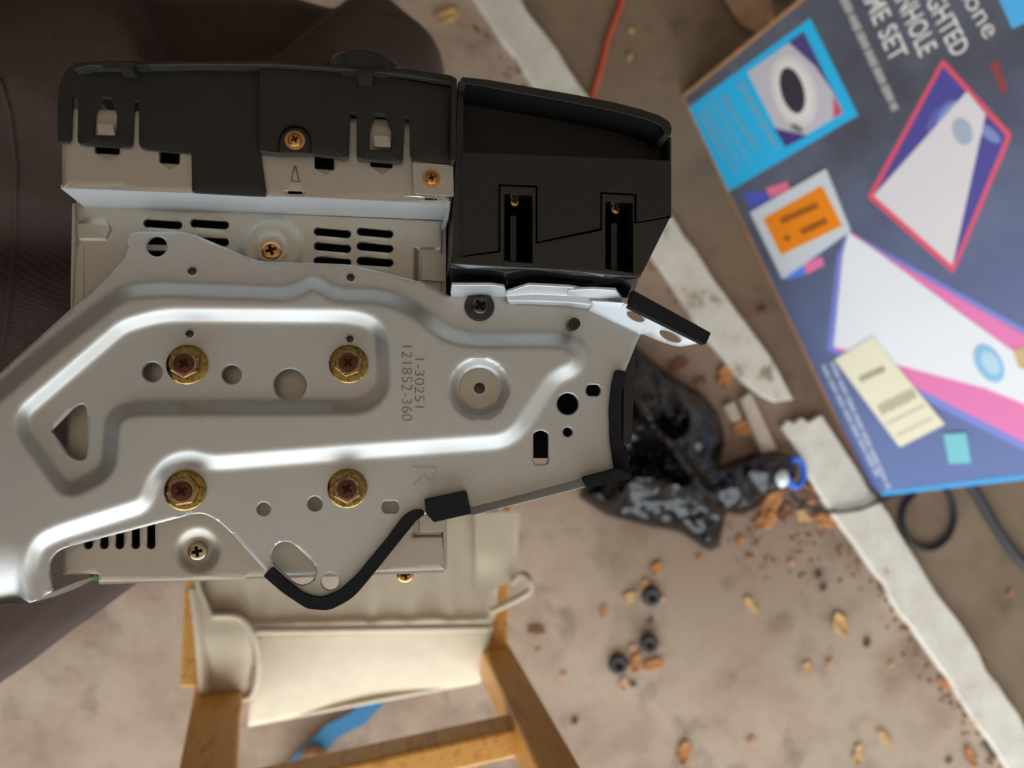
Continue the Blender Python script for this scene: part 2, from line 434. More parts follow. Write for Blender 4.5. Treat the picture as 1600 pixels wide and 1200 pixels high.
def br_z(V):
    z = np.full(len(V), ZB)
    a = ramp((sdf(V, outer)+15)/30); b = ramp((sdf(V, basin)+14)/28)
    d = np.hypot(V[:, 0]-749, V[:, 1]-607); c = 1-ramp((d-32)/18)
    z += RAISE*a*(1-b)*(1-c)
    z += -0.0004*c
    u, v = V[:, 0], V[:, 1]
    k = sm((60-u)/40)*np.clip((v-845)/100, 0, 1)**2; z -= 0.010*k         # arm rolls over towards its lower edge
    return z
bracket = plate('side_bracket', br_out, ZB, 0.0013, 'zinc', ST, bh, 4.2, br_z, True, 0, 34, 1.5, 0.0004)
def zat(u, v): return float(br_z(np.array([[u, v]], float))[0])

plate('boss_pad', circ(749, 607, 31, 32), ZB-0.0001, 0.0006, 'zinc2', bracket, smooth=True, bevel=0.0002)
def rivet(px, r):
    z = zat(*px); d = (HC-z)/F; c = P(*px, z)
    lathe('rivet_rim', [(r*1.5*d, -0.0002), (r*1.5*d, 0.0002), (r*1.05*d, 0.0004), (r*1.0*d, -0.0004)], c, 'zinc', bracket, 20)
    lathe('rivet_pin', [(r*d, 0), (r*0.98*d, 0.0005), (r*0.5*d, 0.0009), (0.00005, 0.001)], c, 'pin', bracket, 16)
for px, r in (((301, 424), 6), ((548, 434), 6), ((297, 522), 5.5), ((547, 530), 5.5), ((749, 607), 9)): rivet(px, r)

def hex_bolt(px, rot):
    z = ZB; d = (HC-z)/F; c = P(*px, z); R = 29.5*d
    s = lathe('flange_bolt', [(R, 0), (R, 0.0009), (R*0.93, 0.0013), (R*0.72, 0.0015)], c, 'chromate', bracket, 36)
    vs, fs = [], []
    prof = [(0.77, 0.0012), (0.77, 0.0042), (0.70, 0.0048)]
    for r, h in prof:
        for i in range(6):
            a = rot+i*math.pi/3; vs.append((c[0]+R*r*math.cos(a), c[1]+R*r*math.sin(a), c[2]+h))
    for j in range(2):
        for i in range(6): k = (i+1) % 6; fs.append((j*6+i, j*6+k, j*6+6+k, j*6+6+i))
    fs.append(tuple(12+i for i in range(6)))
    mk('bolt_hex_head', vs, fs, 'chromated', bracket, bevel=0.0002)
    lathe('bolt_hex_crown', [(R*0.62, 0.0044), (R*0.60, 0.0052), (R*0.5, 0.0053), (R*0.47, 0.0046), (R*0.44, 0.0042), (R*0.41, 0.0048), (R*0.2, 0.0053), (0.00005, 0.0053)], c, 'chromated', bracket, 28)
    lathe('bolt_socket', [(R*0.47, 0.0046), (R*0.45, 0.0054), (R*0.30, 0.0056), (0.00005, 0.0056)], c, 'socket', bracket, 24)
    cross_recess(bracket, c, R*0.27, z+0.0056, rot+0.5, 'brassd', 0.0001)
for px, rot in (((293, 570), 0.5), ((545, 569), 0.35), ((290, 766), 0.15), ((543, 763), 0.55)): hex_bolt(px, rot)
# black screw and clip
c = P(749, 479, ZB); d = (HC-ZB)/F
lathe('black_screw', [(24*d, 0), (24*d, 0.0006), (20*d, 0.0011), (0.0001, 0.0012)], c, 'blackscrew', bracket, 32)
lathe('black_screw_dome', [(14.5*d, 0.001), (14*d, 0.0018), (11*d, 0.0026), (5*d, 0.003), (0.00005, 0.003)], c, 'pin', bracket, 28)
cross_recess(bracket, c, 9.5*d, ZB+0.003, 0.6, 'void', 0.0001)
plate('black_clip', rnd([(887, 504, 5), (894, 495, 5), (905, 498, 5), (908, 508, 5), (899, 517, 6), (890, 515, 5)], 4), ZB+0.004, 0.005, 'gloss', bracket, bevel=0.0008)

# folded edges of the bracket
def ribbon(name, rows, th, mat, parent, off=(0, 0, -1), bevel=0.0002, smooth=True):
    n = len(rows[0]); V3 = [P(*p) for r in rows for p in r]; T = []
    for j in range(len(rows)-1):
        for i in range(n-1): a = j*n+i; T.append((a, a+1, a+n+1, a+n))
    vs, fs = solid(V3, T, th, off)
    return mk(name, vs, fs, mat, parent, smooth, 40, bevel)
ribbon('folded_edge', [[(705, 464, ZB-0.0004), (740, 464, ZB-0.0004), (770, 464, ZB-0.0004), (792, 464, ZB-0.0004)],
                       [(704, 458, ZB+0.003), (740, 457, ZB+0.003), (770, 456, ZB+0.003), (792, 459, ZB+0.003)],
                       [(706, 446, ZB+0.012), (740, 446, ZB+0.012), (768, 446, ZB+0.012), (788, 449, ZB+0.010)]], 0.0012, 'edge', bracket, (0, 1, 0))
ribbon('folded_edge', [[(796, 475, ZB-0.0002), (830, 476, ZB-0.0002), (880, 478, ZB-0.0002), (926, 484, ZB-0.0002)],
                       [(793, 470, ZB+0.0025), (830, 470, ZB+0.003), (880, 472, ZB+0.003), (926, 476, ZB+0.0035)],
                       [(790, 462, ZB+0.0028), (830, 459, ZB+0.0036), (880, 461, ZB+0.0036), (930, 464, ZB+0.0045)],
                       [(792, 457, ZB+0.008), (826, 446, ZB+0.012), (888, 449, ZB+0.012), (926, 455, ZB+0.009)]], 0.0012, 'edge', bracket, (0, 1, 0))
ribbon('folded_edge', [[(886, 462, ZB+0.006), (930, 466, ZB+0.006), (976, 474, ZB+0.007)], [(888, 454, ZB+0.011), (925, 452, ZB+0.012), (962, 454, ZB+0.012)]], 0.0012, 'edge', bracket, (0, 1, 0))
pl_a, pl_b = np.array([920.0, 484]), np.array([1000.0, 522]); pn = np.array([(pl_b-pl_a)[1], -(pl_b-pl_a)[0]]); pn /= np.linalg.norm(pn)
def tab_z(V): return ZB+0.0005+0.00034*np.clip((V-pl_a)@pn, 0, 40)
plate('mounting_tab', rnd([(920, 485, 0), (922, 470, 2), (984, 474, 8), (1004, 488, 6), (1094, 536, 3), (1062, 542, 10), (1030, 532, 8), (1006, 521, 4), (1000, 523, 2)], 3), ZB, 0.0013, 'edge', bracket,
      [circ(993, 494, 15, 20, 6.5, 0.42), circ(1047, 525, 18, 20, 7, 0.42)], 6, tab_z, True, 0, 34, 1.3, 0.0004)
plate('felt_strip', rnd([(989, 453), (1111, 520), (1103, 538), (983, 479)], 2), ZB+0.0145, 0.004, 'felt', bracket, grid=8, bevel=0.0005)
l_a, l_b = np.array([737.0, 790]), np.array([968.0, 728]); ln = np.array([-(l_b-l_a)[1], (l_b-l_a)[0]]); ln /= np.linalg.norm(ln)
plate('folded_lip', rnd([(735, 788, 0), (966, 731, 0), (984, 743, 0), (736, 806, 0)], 0), ZB, 0.0014, 'zinc', bracket, (), 5, lambda V: ZB-0.0004+0.00033*np.clip((V-l_a)@ln-2, 0, 14), True, 0.0004)
plate('felt_strip', rnd([(963, 577), (979, 580), (971, 620), (971, 688), (979, 698), (987, 744), (962, 734), (955, 690), (953, 640), (957, 600)], 4), ZB+0.0022, 0.0035, 'felt', bracket, grid=7, bevel=0.0006)
plate('felt_strip', rnd([(915, 746), (968, 732), (986, 742), (987, 748), (918, 763)], 2), ZB+0.0065, 0.006, 'felt', bracket, grid=7, bevel=0.0006)
plate('felt_strip', rnd([(664, 781), (729, 767), (736, 799), (736, 803), (678, 816), (666, 803)], 2), ZB+0.0045, 0.0055, 'felt', bracket, grid=7, bevel=0.0006)
plate('felt_strip', rnd([(425, 886), (444, 903), (474, 928, 10), (500, 935, 10), (528, 925, 14), (556, 900), (604, 842), (630, 806, 14), (648, 796, 8), (662, 797), (664, 804), (652, 812), (639, 828, 6), (581, 900), (552, 935, 18), (515, 954, 10), (480, 952, 10), (441, 926), (411, 900)], 4), ZB+0.0022, 0.0045, 'felt', bracket, grid=7, bevel=0.0006)
# return lip at the end of the arm
ribbon('arm_return_lip', [[(54, 940, ZB-0.004), (80, 926, ZB-0.004), (118, 910, ZB-0.006), (146, 901, ZB-0.008)], [(60, 939, ZB-0.012), (85, 932, ZB-0.012), (120, 919, ZB-0.013), (143, 907, ZB-0.013)]], 0.001, 'mark', bracket)

# stamped characters
def stamp(txt, px0, px1, hpx, mat='mark'):
    V, Fc = text_mesh(txt, -0.022); w = V[:, 0].max()-V[:, 0].min(); hh = V[:, 1].max()
    L = px1[1]-px0[1]; vs = []
    for x, y, _ in V:
        u = px0[0]+(y/hh)*hpx; v = px0[1]+((x-V[:, 0].min())/w)*L
        vs.append(P(u, v, zat(px0[0]+hpx/2, (px0[1]+px1[1])/2)+0.00018))
    vs2, fs = solid(np.array(vs), Fc, 0.0006)
    return mk('stamped_text', vs2, fs, mat, bracket)
stamp('121852-360', (628, 541), (628, 658), 16)
stamp('1-30251', (648, 561), (648, 637), 15)
stamp('R', (644, 729), (644, 760), 37, 'zinc2')

# --- front frame (light steel) with the step down to the chassis
def wallstrip(name, pts, z0, z1, mat, parent, th=0.0012):
    n = len(pts); V3 = [P(u, v, z0) for u, v in pts]; V3 += [(x, y, z1) for x, y, _ in V3]
    T = [(i, i+1, n+i+1, n+i) for i in range(n-1)]
    vs, fs = solid(V3, T, th, (0, 1, 0)); return mk(name, vs, fs, mat, parent)
fr_holes = [rnd([(148, 226), (187, 228), (187, 242), (149, 240)], 4), rnd([(249, 230), (281, 232), (280, 257), (250, 255)], 4),
            rnd([(491, 240), (522, 240), (522, 266), (492, 264)], 4), rnd([(578, 246), (614, 248), (613, 263), (579, 261)], 4), rnd([(450, 298, 0), (472, 299, 0), (472, 306, 0), (450, 305, 0)], 0), rnd([(664, 309, 0), (683, 310, 0), (683, 318, 0), (664, 317, 0)], 0)]
frame = plate('front_frame', rnd([(97, 180, 2), (102, 170, 4), (700, 190, 2), (705, 318, 2), (420, 306, 0), (97, 294, 2)], 2), ZF, 0.0012, 'zinc2', ST, fr_holes, 8, None, True, 0, 34, 1.4, 0.0004)
wallstrip('frame_step', [(95, 294), (300, 302), (500, 310), (703, 319)], ZF-0.0003, ZC-0.0002, 'edge', frame)
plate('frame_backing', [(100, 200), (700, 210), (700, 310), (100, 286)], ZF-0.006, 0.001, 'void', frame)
plate('frame_side', rnd([(703, 300), (708, 300), (700, 344), (693, 346)], 1), ZF-0.004, 0.012, 'edge', frame)
for q in ([(459, 259), (462, 259), (456, 283), (454, 283)], [(460, 259), (463, 259), (469, 285), (467, 285)], [(454, 282), (469, 283), (469, 285), (454, 284)]):
    plate('stamped_arrow', q, ZF+0.0001, 0.0003, 'mark', frame)
plate('screw_tab', rnd([(645, 253, 4), (708, 258, 2), (709, 306, 1), (647, 302, 4)], 3), ZF+0.0028, 0.0012, 'zinc2', frame, bevel=0.0003)
pan_screw((674, 280), ZF+0.0028, 9.5, 'brass', frame, 0.3, flange=14)

# --- black plastic side cheeks
def cheek(name, out, z, holes, mat='blackp', th=0.0016, bevel=0.0004):
    return plate(name, out, z, th, mat, ST, holes, 12, None, True, 0, 34, 1.5, 0.0004)
c1 = cheek('plastic_cheek', rnd([(89, 190, 10), (92, 130, 14), (108, 103, 12), (140, 100, 4), (410, 108, 0), (408, 242, 0), (416, 300, 0), (414, 306, 0), (300, 300, 4), (299, 240, 4), (222, 233, 6), (217, 226, 4), (217, 160, 3), (210, 158, 3), (207, 226, 4), (203, 231, 6), (124, 226, 6), (121, 220, 4), (122, 152, 4), (113, 148, 4), (111, 219, 6), (106, 224, 4), (90, 222, 4)], 4), ZF+0.0016,
           [rnd([(159, 153, 4), (174, 154, 4), (183, 180, 4), (181, 213, 1), (147, 211, 1), (149, 176, 4)], 3)])
c2 = cheek('plastic_cheek', rnd([(406, 100, 0), (560, 112, 0), (707, 138, 2), (707, 254, 4), (646, 252, 2), (641, 240, 2), (640, 184, 4), (633, 183, 4), (630, 250, 6), (626, 253, 4), (560, 248, 6), (557, 244, 4), (557, 177, 4), (547, 175, 4), (545, 244, 5), (540, 247, 4), (486, 240, 2), (434, 240, 2), (404, 236, 4)], 4), ZF+0.0040,
           [rnd([(586, 178, 4), (603, 179, 4), (612, 202, 4), (610, 236, 1), (577, 234, 1), (578, 200, 4)], 3), ], th=0.003)
plate('screw_pocket', rnd([(434, 238, 0), (436, 210, 14), (450, 196, 14), (474, 197, 14), (486, 212, 12), (486, 240, 0)], 6), ZF+0.0043, 0.0002, 'void', c2)
plate('screw_seat', rnd([(436, 238, 0), (438, 212, 14), (451, 199, 14), (473, 200, 14), (484, 214, 12), (485, 239, 0)], 6), ZF+0.0047, 0.0004, 'blackp', c2, bevel=0.0001)
pan_screw((461, 220), ZF+0.0048, 10.5, 'brass', c2, 0.5, flange=15.5)
for par, x, y, zz in ((c1, 152, 193, ZF+0.0016), (c2, 584, 212, ZF+0.0032)):
    plate('spring_tongue', rnd([(x, y), (x+24, y+1), (x+28, y+18), (x+1, y+17)], 3), zz, 0.0014, 'zinc2', par, bevel=0.0004)

# --- front panel shell seen along its edge
rim = [(112, 100), (140, 95), (300, 94), (420, 93), (545, 101), (640, 108), (704, 117), (713, 122), (713, 131), (700, 128), (640, 118), (545, 109), (420, 101), (300, 101), (140, 103), (116, 108)]
front = plate('front_panel', rim, ZF+0.0062, 0.180, 'blackp', ST, smooth=False, bevel=0.0004)
plate('panel_end', rnd([(706, 124), (714, 123), (712, 248), (705, 250)], 1), ZF+0.0095, 0.020, 'blackp', front, bevel=0.0004)
for x, y in ((197, 98), (571, 112)):
    plate('clip_hook', rnd([(x-12, y-2), (x+12, y), (x+11, y+12), (x-12, y+10)], 2), ZF+0.0105, 0.006, 'blackp2', front, bevel=0.0004)
    plate('clip_slot', rnd([(x-38, y-1), (x-14, y), (x-14, y+6), (x-38, y+5)], 1), ZF+0.0100, 0.001, 'pin', front)
    plate('clip_slot', rnd([(x+14, y+1), (x+36, y+4), (x+36, y+10), (x+14, y+7)], 1), ZF+0.0100, 0.001, 'pin', front)
kc = P(567, 78, 0.769); kn = (kc[0], kc[1]-0.018, 0.769-0.0145)
lathe('volume_knob', [(0.0135, -0.012), (0.0140, 0.0), (0.0145, 0.014), (0.0148, 0.0170), (0.0140, 0.018), (0.0001, 0.018)], kn, 'gloss', front, 40, 'y')

# --- pocket housing at the right
hs = plate('pocket_housing', rnd([(721, 238, 0), (900, 245, 0), (1047, 251, 0), (1047, 336, 1), (995, 346, 1), (995, 302, 0), (938, 299, 0), (938, 356, 1), (840, 377, 1), (840, 289, 0), (779, 287, 0), (779, 391, 1), (721, 399, 0)], 1), ZH, 0.0015, 'blackp', ST, bevel=0.0002)
plate('lower_cover', rnd([(721, 402, 0), (782, 394, 0), (782, 291, 0), (837, 293, 0), (837, 381, 0), (941, 360, 0), (941, 303, 0), (991, 306, 0), (991, 350, 0), (1047, 340, 1), (1003, 428, 6), (990, 428, 0), (989, 316, 2), (946, 314, 2), (945, 424, 0), (833, 417, 0), (832, 304, 2), (788, 302, 2), (786, 416, 0), (706, 411, 0), (706, 404, 0)], 2), ZH-0.0002, 0.0015, 'blackp2', hs, bevel=0.0002)
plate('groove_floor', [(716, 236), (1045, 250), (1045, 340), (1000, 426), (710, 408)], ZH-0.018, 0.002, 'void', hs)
for x0, x1, y0, y1 in ((787, 832, 303, 417), (945, 989, 315, 426)):
    for a, b in (((x0, y0), (x0, y1)), ((x1, y1), (x1, y0)), ((x1, y0), (x0, y0))):
        V3 = [P(*a, ZH-0.0004), P(*b, ZH-0.0004)]; V3 += [(x, y, ZH-0.0165) for x, y, _ in V3]
        vs, fs = solid(V3, [(0, 1, 3, 2)], 0.0004, (0.7, 0.7, 0)); mk('slot_wall', vs, fs, 'gloss', hs)
    xm = (x0+x1)/2
    plate('slot_rib', rnd([(xm-12, y0+34), (xm-3, y0+34), (xm-3, y1), (xm-12, y1)], 2), ZH-0.006, 0.009, 'blackp2', hs, bevel=0.0004)
    pan_screw((xm-6, y0+13), ZH-0.0075, 9, 'brass', hs, 0.4)
# rim of the pocket, curved at its right end
prim = [(717, 130), (722, 120), (760, 124), (830, 136), (900, 148), (960, 160), (1000, 170), (1030, 180), (1046, 190), (1050, 200), (1048, 212), (1040, 208), (1034, 196), (1010, 186), (960, 173), (900, 161), (830, 148), (760, 135), (728, 130)]
plate('pocket_rim', rnd(prim, 2, 2), ZH+0.006, 0.19, 'blackp', hs, bevel=0.0006)
plate('pocket_floor', [(720, 125), (900, 150), (1044, 196), (1048, 262), (721, 250)], ZH-0.011, 0.002, 'blackp', hs)
wallstrip('pocket_shade_strip', [(p[0]-(2.5 if p[0] > 1000 else 0), p[1]+2.5) for p in prim[-1:10:-1]], ZH+0.0052, ZH-0.0112, 'void', hs, 0.0003)  # near-black strip over the rim's inner wall, shade put in as colour
plate('pocket_left_wall', [(716, 128), (724, 128), (723, 410), (706, 410), (712, 250)], ZH-0.0006, 0.03, 'blackp2', hs)
plate('pocket_right_wall', [(1046, 214), (1049, 214), (1049, 340), (1046, 340)], ZH-0.0004, 0.06, 'blackp2', hs)
plate('pocket_divider', [(867, 180), (870, 180), (870, 241), (867, 241)], ZH-0.012, 0.02, 'void', hs)
ribbon('glossy_skirt', [[(704, 404, ZH-0.0006), (780, 408, ZH-0.0006), (836, 412, ZH-0.0006), (900, 415, ZH-0.0006), (944, 420, ZH-0.0006), (990, 427, ZH-0.0006), (1003, 428, ZH-0.0006)],
                        [(704, 412, ZH-0.0010), (780, 417, ZH-0.0010), (836, 420, ZH-0.0010), (900, 424, ZH-0.0010), (944, 429, ZH-0.0010), (990, 433, ZH-0.0010), (1002, 431, ZH-0.001)],
                        [(704, 420, ZH-0.0030), (780, 424, ZH-0.0030), (836, 424, ZH-0.0030), (900, 431, ZH-0.0030), (944, 435, ZH-0.0030), (985, 438, ZH-0.0030), (998, 436, ZH-0.003)],
                        [(705, 450, ZB-0.002), (780, 454, ZB-0.002), (836, 456, ZB-0.002), (900, 458, ZB-0.002), (944, 462, ZB-0.002), (980, 466, ZB-0.002), (990, 462, ZB-0.002)]], 0.001, 'gloss', hs, (0, 0.7, -0.7))
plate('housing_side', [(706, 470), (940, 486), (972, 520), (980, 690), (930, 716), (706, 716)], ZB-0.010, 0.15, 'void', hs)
plate('housing_fin', rnd([(975, 560), (1003, 505), (994, 545), (990, 620), (987, 688), (980, 696), (974, 692)], 3), ZB-0.006, 0.12, 'blackp2', hs, bevel=0.0006)
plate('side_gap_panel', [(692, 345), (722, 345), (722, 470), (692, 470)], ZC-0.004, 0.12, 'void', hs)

# ------------------------------------------------------------------ person, seated, only the lap is in view
def cloth_mat():
    t = NT('dark_brown_twill')
    tc = t.node('ShaderNodeTexCoord'); wv = t.node('ShaderNodeTexWave'); wv.inputs['Scale'].default_value = 210; wv.inputs['Distortion'].default_value = 0.6; wv.bands_direction = 'DIAGONAL'
    t.link(tc.outputs['Object'], wv.inputs['Vector'])
    n = t.noise(260, 3)
    col = t.mix(lin((64, 50, 45)), lin((84, 67, 60)), n)
    col = t.mix(col, t.mix(col, lin((46, 37, 34)), 0.5), wv.outputs['Fac']); 
    t.set(Base_Color=col, Roughness=0.92); t.b.inputs['Specular IOR Level'].default_value = 0.15
    t.b.inputs['Sheen Weight'].default_value = 0.1; t.b.inputs['Sheen Roughness'].default_value = 0.5
    t.bump(wv.outputs['Fac'], 0.2, 0.0006)
    return t.m
M['cloth'] = cloth_mat()
PER = thing('person', (-0.40, 0.02, 0.0), 'seated person in dark brown trousers with the stereo across the lap', 'person')
def limb(bm, pts):
    rings = []; n = 18
    P3 = [Vector(p[:3]) for p in pts]
    for i, p in enumerate(pts):
        d = (P3[min(i+1, len(pts)-1)]-P3[max(i-1, 0)]).normalized()
        a = d.cross(Vector((0, 0.02, 1))); 
        if a.length < 0.2: a = d.cross(Vector((0, 1, 0)))
        a.normalize(); b = a.cross(d)
        rings.append([bm.verts.new(P3[i]+p[3]*(a*math.cos(2*math.pi*k/n)+b*math.sin(2*math.pi*k/n)*(p[4] if len(p) > 4 else 1))) for k in range(n)])
    for i in range(len(rings)-1):
        for k in range(n): bm.faces.new((rings[i][k], rings[i][(k+1) % n], rings[i+1][(k+1) % n], rings[i+1][k]))
    bm.faces.new(rings[0]); bm.faces.new(rings[-1])
bm = bmesh.new()
limb(bm, [(-0.62, -0.15, 0.49, 0.13), (-0.50, -0.17, 0.49, 0.135), (-0.40, -0.125, 0.495, 0.122), (-0.30, -0.065, 0.50, 0.105), (-0.20, -0.01, 0.50, 0.088), (-0.10, 0.045, 0.495, 0.078), (-0.045, 0.08, 0.48, 0.070), (-0.02, 0.10, 0.45, 0.05)])
limb(bm, [(-0.06, 0.08, 0.50, 0.06), (-0.07, 0.10, 0.42, 0.066), (-0.11, 0.125, 0.30, 0.062), (-0.17, 0.13, 0.17, 0.058), (-0.21, 0.13, 0.06, 0.060)])
limb(bm, [(-0.62, 0.10, 0.49, 0.13), (-0.50, 0.12, 0.49, 0.135), (-0.40, 0.145, 0.50, 0.125), (-0.28, 0.19, 0.51, 0.112), (-0.16, 0.235, 0.505, 0.10), (-0.07, 0.265, 0.49, 0.088), (-0.02, 0.285, 0.46, 0.07), (0.0, 0.29, 0.42, 0.045)])
limb(bm, [(-0.06, 0.27, 0.50, 0.06), (-0.055, 0.275, 0.42, 0.072), (-0.07, 0.28, 0.30, 0.068), (-0.09, 0.29, 0.17, 0.06), (-0.10, 0.295, 0.06, 0.062)])
limb(bm, [(-0.50, -0.02, 0.52, 0.11), (-0.36, 0.03, 0.52, 0.10), (-0.26, 0.08, 0.52, 0.085), (-0.19, 0.11, 0.51, 0.05)])
limb(bm, [(-0.70, -0.03, 0.50, 0.12), (-0.62, -0.03, 0.52, 0.17), (-0.52, -0.02, 0.50, 0.15), (-0.42, 0.01, 0.48, 0.10)])
bmesh.ops.recalc_face_normals(bm, faces=bm.faces)
me = bpy.data.meshes.new('trousers'); bm.to_mesh(me); bm.free()
for v in me.vertices: v.co -= Vector((-0.40, 0.02, 0.0))
tro = obj_link('trousers', me, 'cloth', PER, True)
rm = tro.modifiers.new('r', 'REMESH'); rm.mode = 'VOXEL'; rm.voxel_size = 0.0055; rm.use_smooth_shade = True
smm = tro.modifiers.new('s', 'SMOOTH'); smm.iterations = 18; smm.factor = 0.5
def bake_mods(o):
    dg = bpy.context.evaluated_depsgraph_get(); dg.update()
    m2 = bpy.data.meshes.new_from_object(o.evaluated_get(dg)); o.modifiers.clear(); o.data = m2; return m2
me = bake_mods(tro)
nv = len(me.vertices); co = np.empty(nv*3); me.vertices.foreach_get('co', co); co = co.reshape(-1, 3)
no = np.empty(nv*3); me.vertices.foreach_get('normal', no); no = no.reshape(-1, 3)
for i in range(nv):
    p = Vector(co[i])
    f = noise.noise(Vector((p.x*7+2, p.y*15, p.z*9)))*0.010 + (0.5-abs(noise.noise(Vector((p.x*12, p.y*20+4, p.z*11)))))*0.009
    co[i] += no[i]*f
    wx, wy, wz = co[i][0]-0.40, co[i][1]+0.02, co[i][2]
    if wz > 0.42:
        cc = MC.T @ np.array([wx, wy, wz-HC]); u, v = 800-F*cc[0]/cc[2], 600+F*cc[1]/cc[2]
        if v < 180:                                                   # hollow between the bunched thigh fold and the knee
            L = sm(np.array([(u-(196+0.35*v))/22])); Rr = sm(np.array([(560-1.3*v-u)/120]))
            co[i][2] -= 0.05*float(L[0]*Rr[0])*min(1, (180-v)/60)
me.vertices.foreach_set('co', co.ravel()); me.update(); me.shade_smooth()
# seams on the cloth, laid where the surface is
from mathutils.bvhtree import BVHTree
bvh = BVHTree.FromPolygons([v.co for v in me.vertices], [p.vertices[:] for p in me.polygons])
def seam(pxs, r=0.0016):
    pts = []
    pxs = [(np.array(a)*(1-k/8)+np.array(b)*k/8) for a, b in zip(pxs[:-1], pxs[1:]) for k in range(8)]
    for u, v in pxs:
        h = bvh.ray_cast(Vector((0.40, -0.02, HC)), Vector(ray(u, v)).normalized())
        if h[0]: pts.append(tuple(h[0]+Vector((-0.40, 0.02, 0.0006))))
    if len(pts) > 2: tube('seam', pts, r, 'cloth', tro, 6, 2)
seam([(2, 128), (16, 175), (25, 250), (25, 330), (20, 420), (8, 520), (-20, 620)], 0.0013)
def shoe(y, x0_):
    bm = bmesh.new(); bmesh.ops.create_uvsphere(bm, u_segments=20, v_segments=12, radius=1)
    for v in bm.verts:
        x, yy, z = v.co; h = 0.055 if x < 0 else 0.04
        v.co = Vector((x0_+x*0.135, y+yy*0.046*(1+0.15*x), max(0.0, 0.03+z*h)))-Vector((-0.40, 0.02, 0))
    m = bpy.data.meshes.new('shoe'); bm.to_mesh(m); bm.free()
    return obj_link('shoe', m, 'blackp2', PER, True)
M['knit'] = plain('dark_sweater_knit', (58, 50, 46), 0.95, 0, 0.2, 200, 0.1, 0.5, 700)
M['skin'] = plain('skin', (190, 140, 115), 0.55, 0, 0.06, 60)
M['hair'] = plain('dark_hair', (40, 32, 27), 0.6, 0, 0.3, 300, 0.4, 0.8, 500)
def person_part(name, limbs, mat, vox, it):  # upper body, out of view, added for its shade and dark reflections
    bm = bmesh.new()
    for l in limbs: limb(bm, l)
    bmesh.ops.recalc_face_normals(bm, faces=bm.faces); me = bpy.data.meshes.new(name); bm.to_mesh(me); bm.free()
    for v in me.vertices: v.co -= Vector((-0.40, 0.02, 0.0))
    o = obj_link(name, me, mat, PER, True)
    r = o.modifiers.new('r', 'REMESH'); r.mode = 'VOXEL'; r.voxel_size = vox; r.use_smooth_shade = True
    q = o.modifiers.new('s', 'SMOOTH'); q.iterations = it; q.factor = 0.5
    bake_mods(o).shade_smooth(); return o
person_part('sweater', [[(-0.66, -0.02, 0.46, 0.16), (-0.65, -0.02, 0.58, 0.165), (-0.60, -0.02, 0.74, 0.165), (-0.52, -0.02, 0.92, 0.17), (-0.46, -0.02, 1.06, 0.15), (-0.42, -0.02, 1.13, 0.08), (-0.40, -0.02, 1.16, 0.06)],
    [(-0.47, 0.0, 1.04, 0.09), (-0.48, 0.17, 1.04, 0.085), (-0.56, 0.24, 0.90, 0.06), (-0.66, 0.28, 0.74, 0.05), (-0.62, 0.28, 0.60, 0.045), (-0.52, 0.27, 0.58, 0.04)],
    [(-0.47, -0.04, 1.04, 0.09), (-0.48, -0.21, 1.04, 0.085), (-0.56, -0.28, 0.90, 0.06), (-0.66, -0.33, 0.74, 0.05), (-0.62, -0.34, 0.60, 0.045), (-0.54, -0.33, 0.58, 0.04)]], 'knit', 0.012, 6)
person_part('head', [[(-0.405, -0.02, 1.115, 0.05), (-0.375, -0.02, 1.195, 0.052), (-0.335, -0.02, 1.235, 0.066), (-0.335, -0.02, 1.295, 0.078), (-0.345, -0.02, 1.355, 0.080), (-0.355, -0.02, 1.405, 0.055)], [(-0.295, -0.02, 1.305, 0.012), (-0.265, -0.02, 1.280, 0.016), (-0.250, -0.02, 1.265, 0.012)], [(-0.345, -0.11, 1.275, 0.014), (-0.355, -0.112, 1.305, 0.018)], [(-0.345, 0.07, 1.275, 0.014), (-0.355, 0.072, 1.305, 0.018)]], 'skin', 0.006, 4)
person_part('hair', [[(-0.405, -0.02, 1.255, 0.055), (-0.385, -0.02, 1.335, 0.085), (-0.365, -0.02, 1.405, 0.078), (-0.355, -0.02, 1.435, 0.04)]], 'hair', 0.006, 4)
shoe(0.13, -0.19); shoe(0.295, -0.08)

# ------------------------------------------------------------------ small chair with a loose cream cover
def wood_mat():
    t = NT('honey_pine'); n = t.noise(14, 4, 0.6, mapscale=(9, 9, 1.0)); g = t.noise(120, 3)
    col = t.ramp(n, [(0.3, lin((206, 144, 64))), (0.5, lin((222, 164, 80))), (0.68, lin((190, 126, 50)))])
    t.set(Base_Color=col, Roughness=0.45); t.bump(g, 0.08, 0.0006); return t.m
M['wood'] = wood_mat()
M['canvas'] = plain('cream_cotton', (216, 202, 178), 0.9, 0, 0.05, 60, 0.2, 0.25, 1400)
CH = thing('child_chair', P(560, 880, 0.0), 'small pine chair with a loose cream cotton seat cover below the stereo', 'chair')
ZS = 0.30
x0, x1 = P(302, 980, ZS)[0], P(778, 980, ZS)[0]; yb = P(500, 985, ZS)[1]; yf = yb+0.195
def seat_z(x, y):
    s = noise.noise(Vector((x*30, y*5, 0)))*0.004+max(0, noise.noise(Vector((x*55+3, y*7, 1))))*0.006
    e = min(1, (y-yb)/0.05); return ZS+s*min(1, 0.3+e)
def cover_sheet(name, f, nu, nvv, th=0.0016):
    V3 = [f(i/nu, j/nvv) for j in range(nvv+1) for i in range(nu+1)]
    T = [(j*(nu+1)+i, j*(nu+1)+i+1, (j+1)*(nu+1)+i+1, (j+1)*(nu+1)+i) for j in range(nvv) for i in range(nu)]
    vs, fs = solid(np.array(V3), T, th); return vs, fs
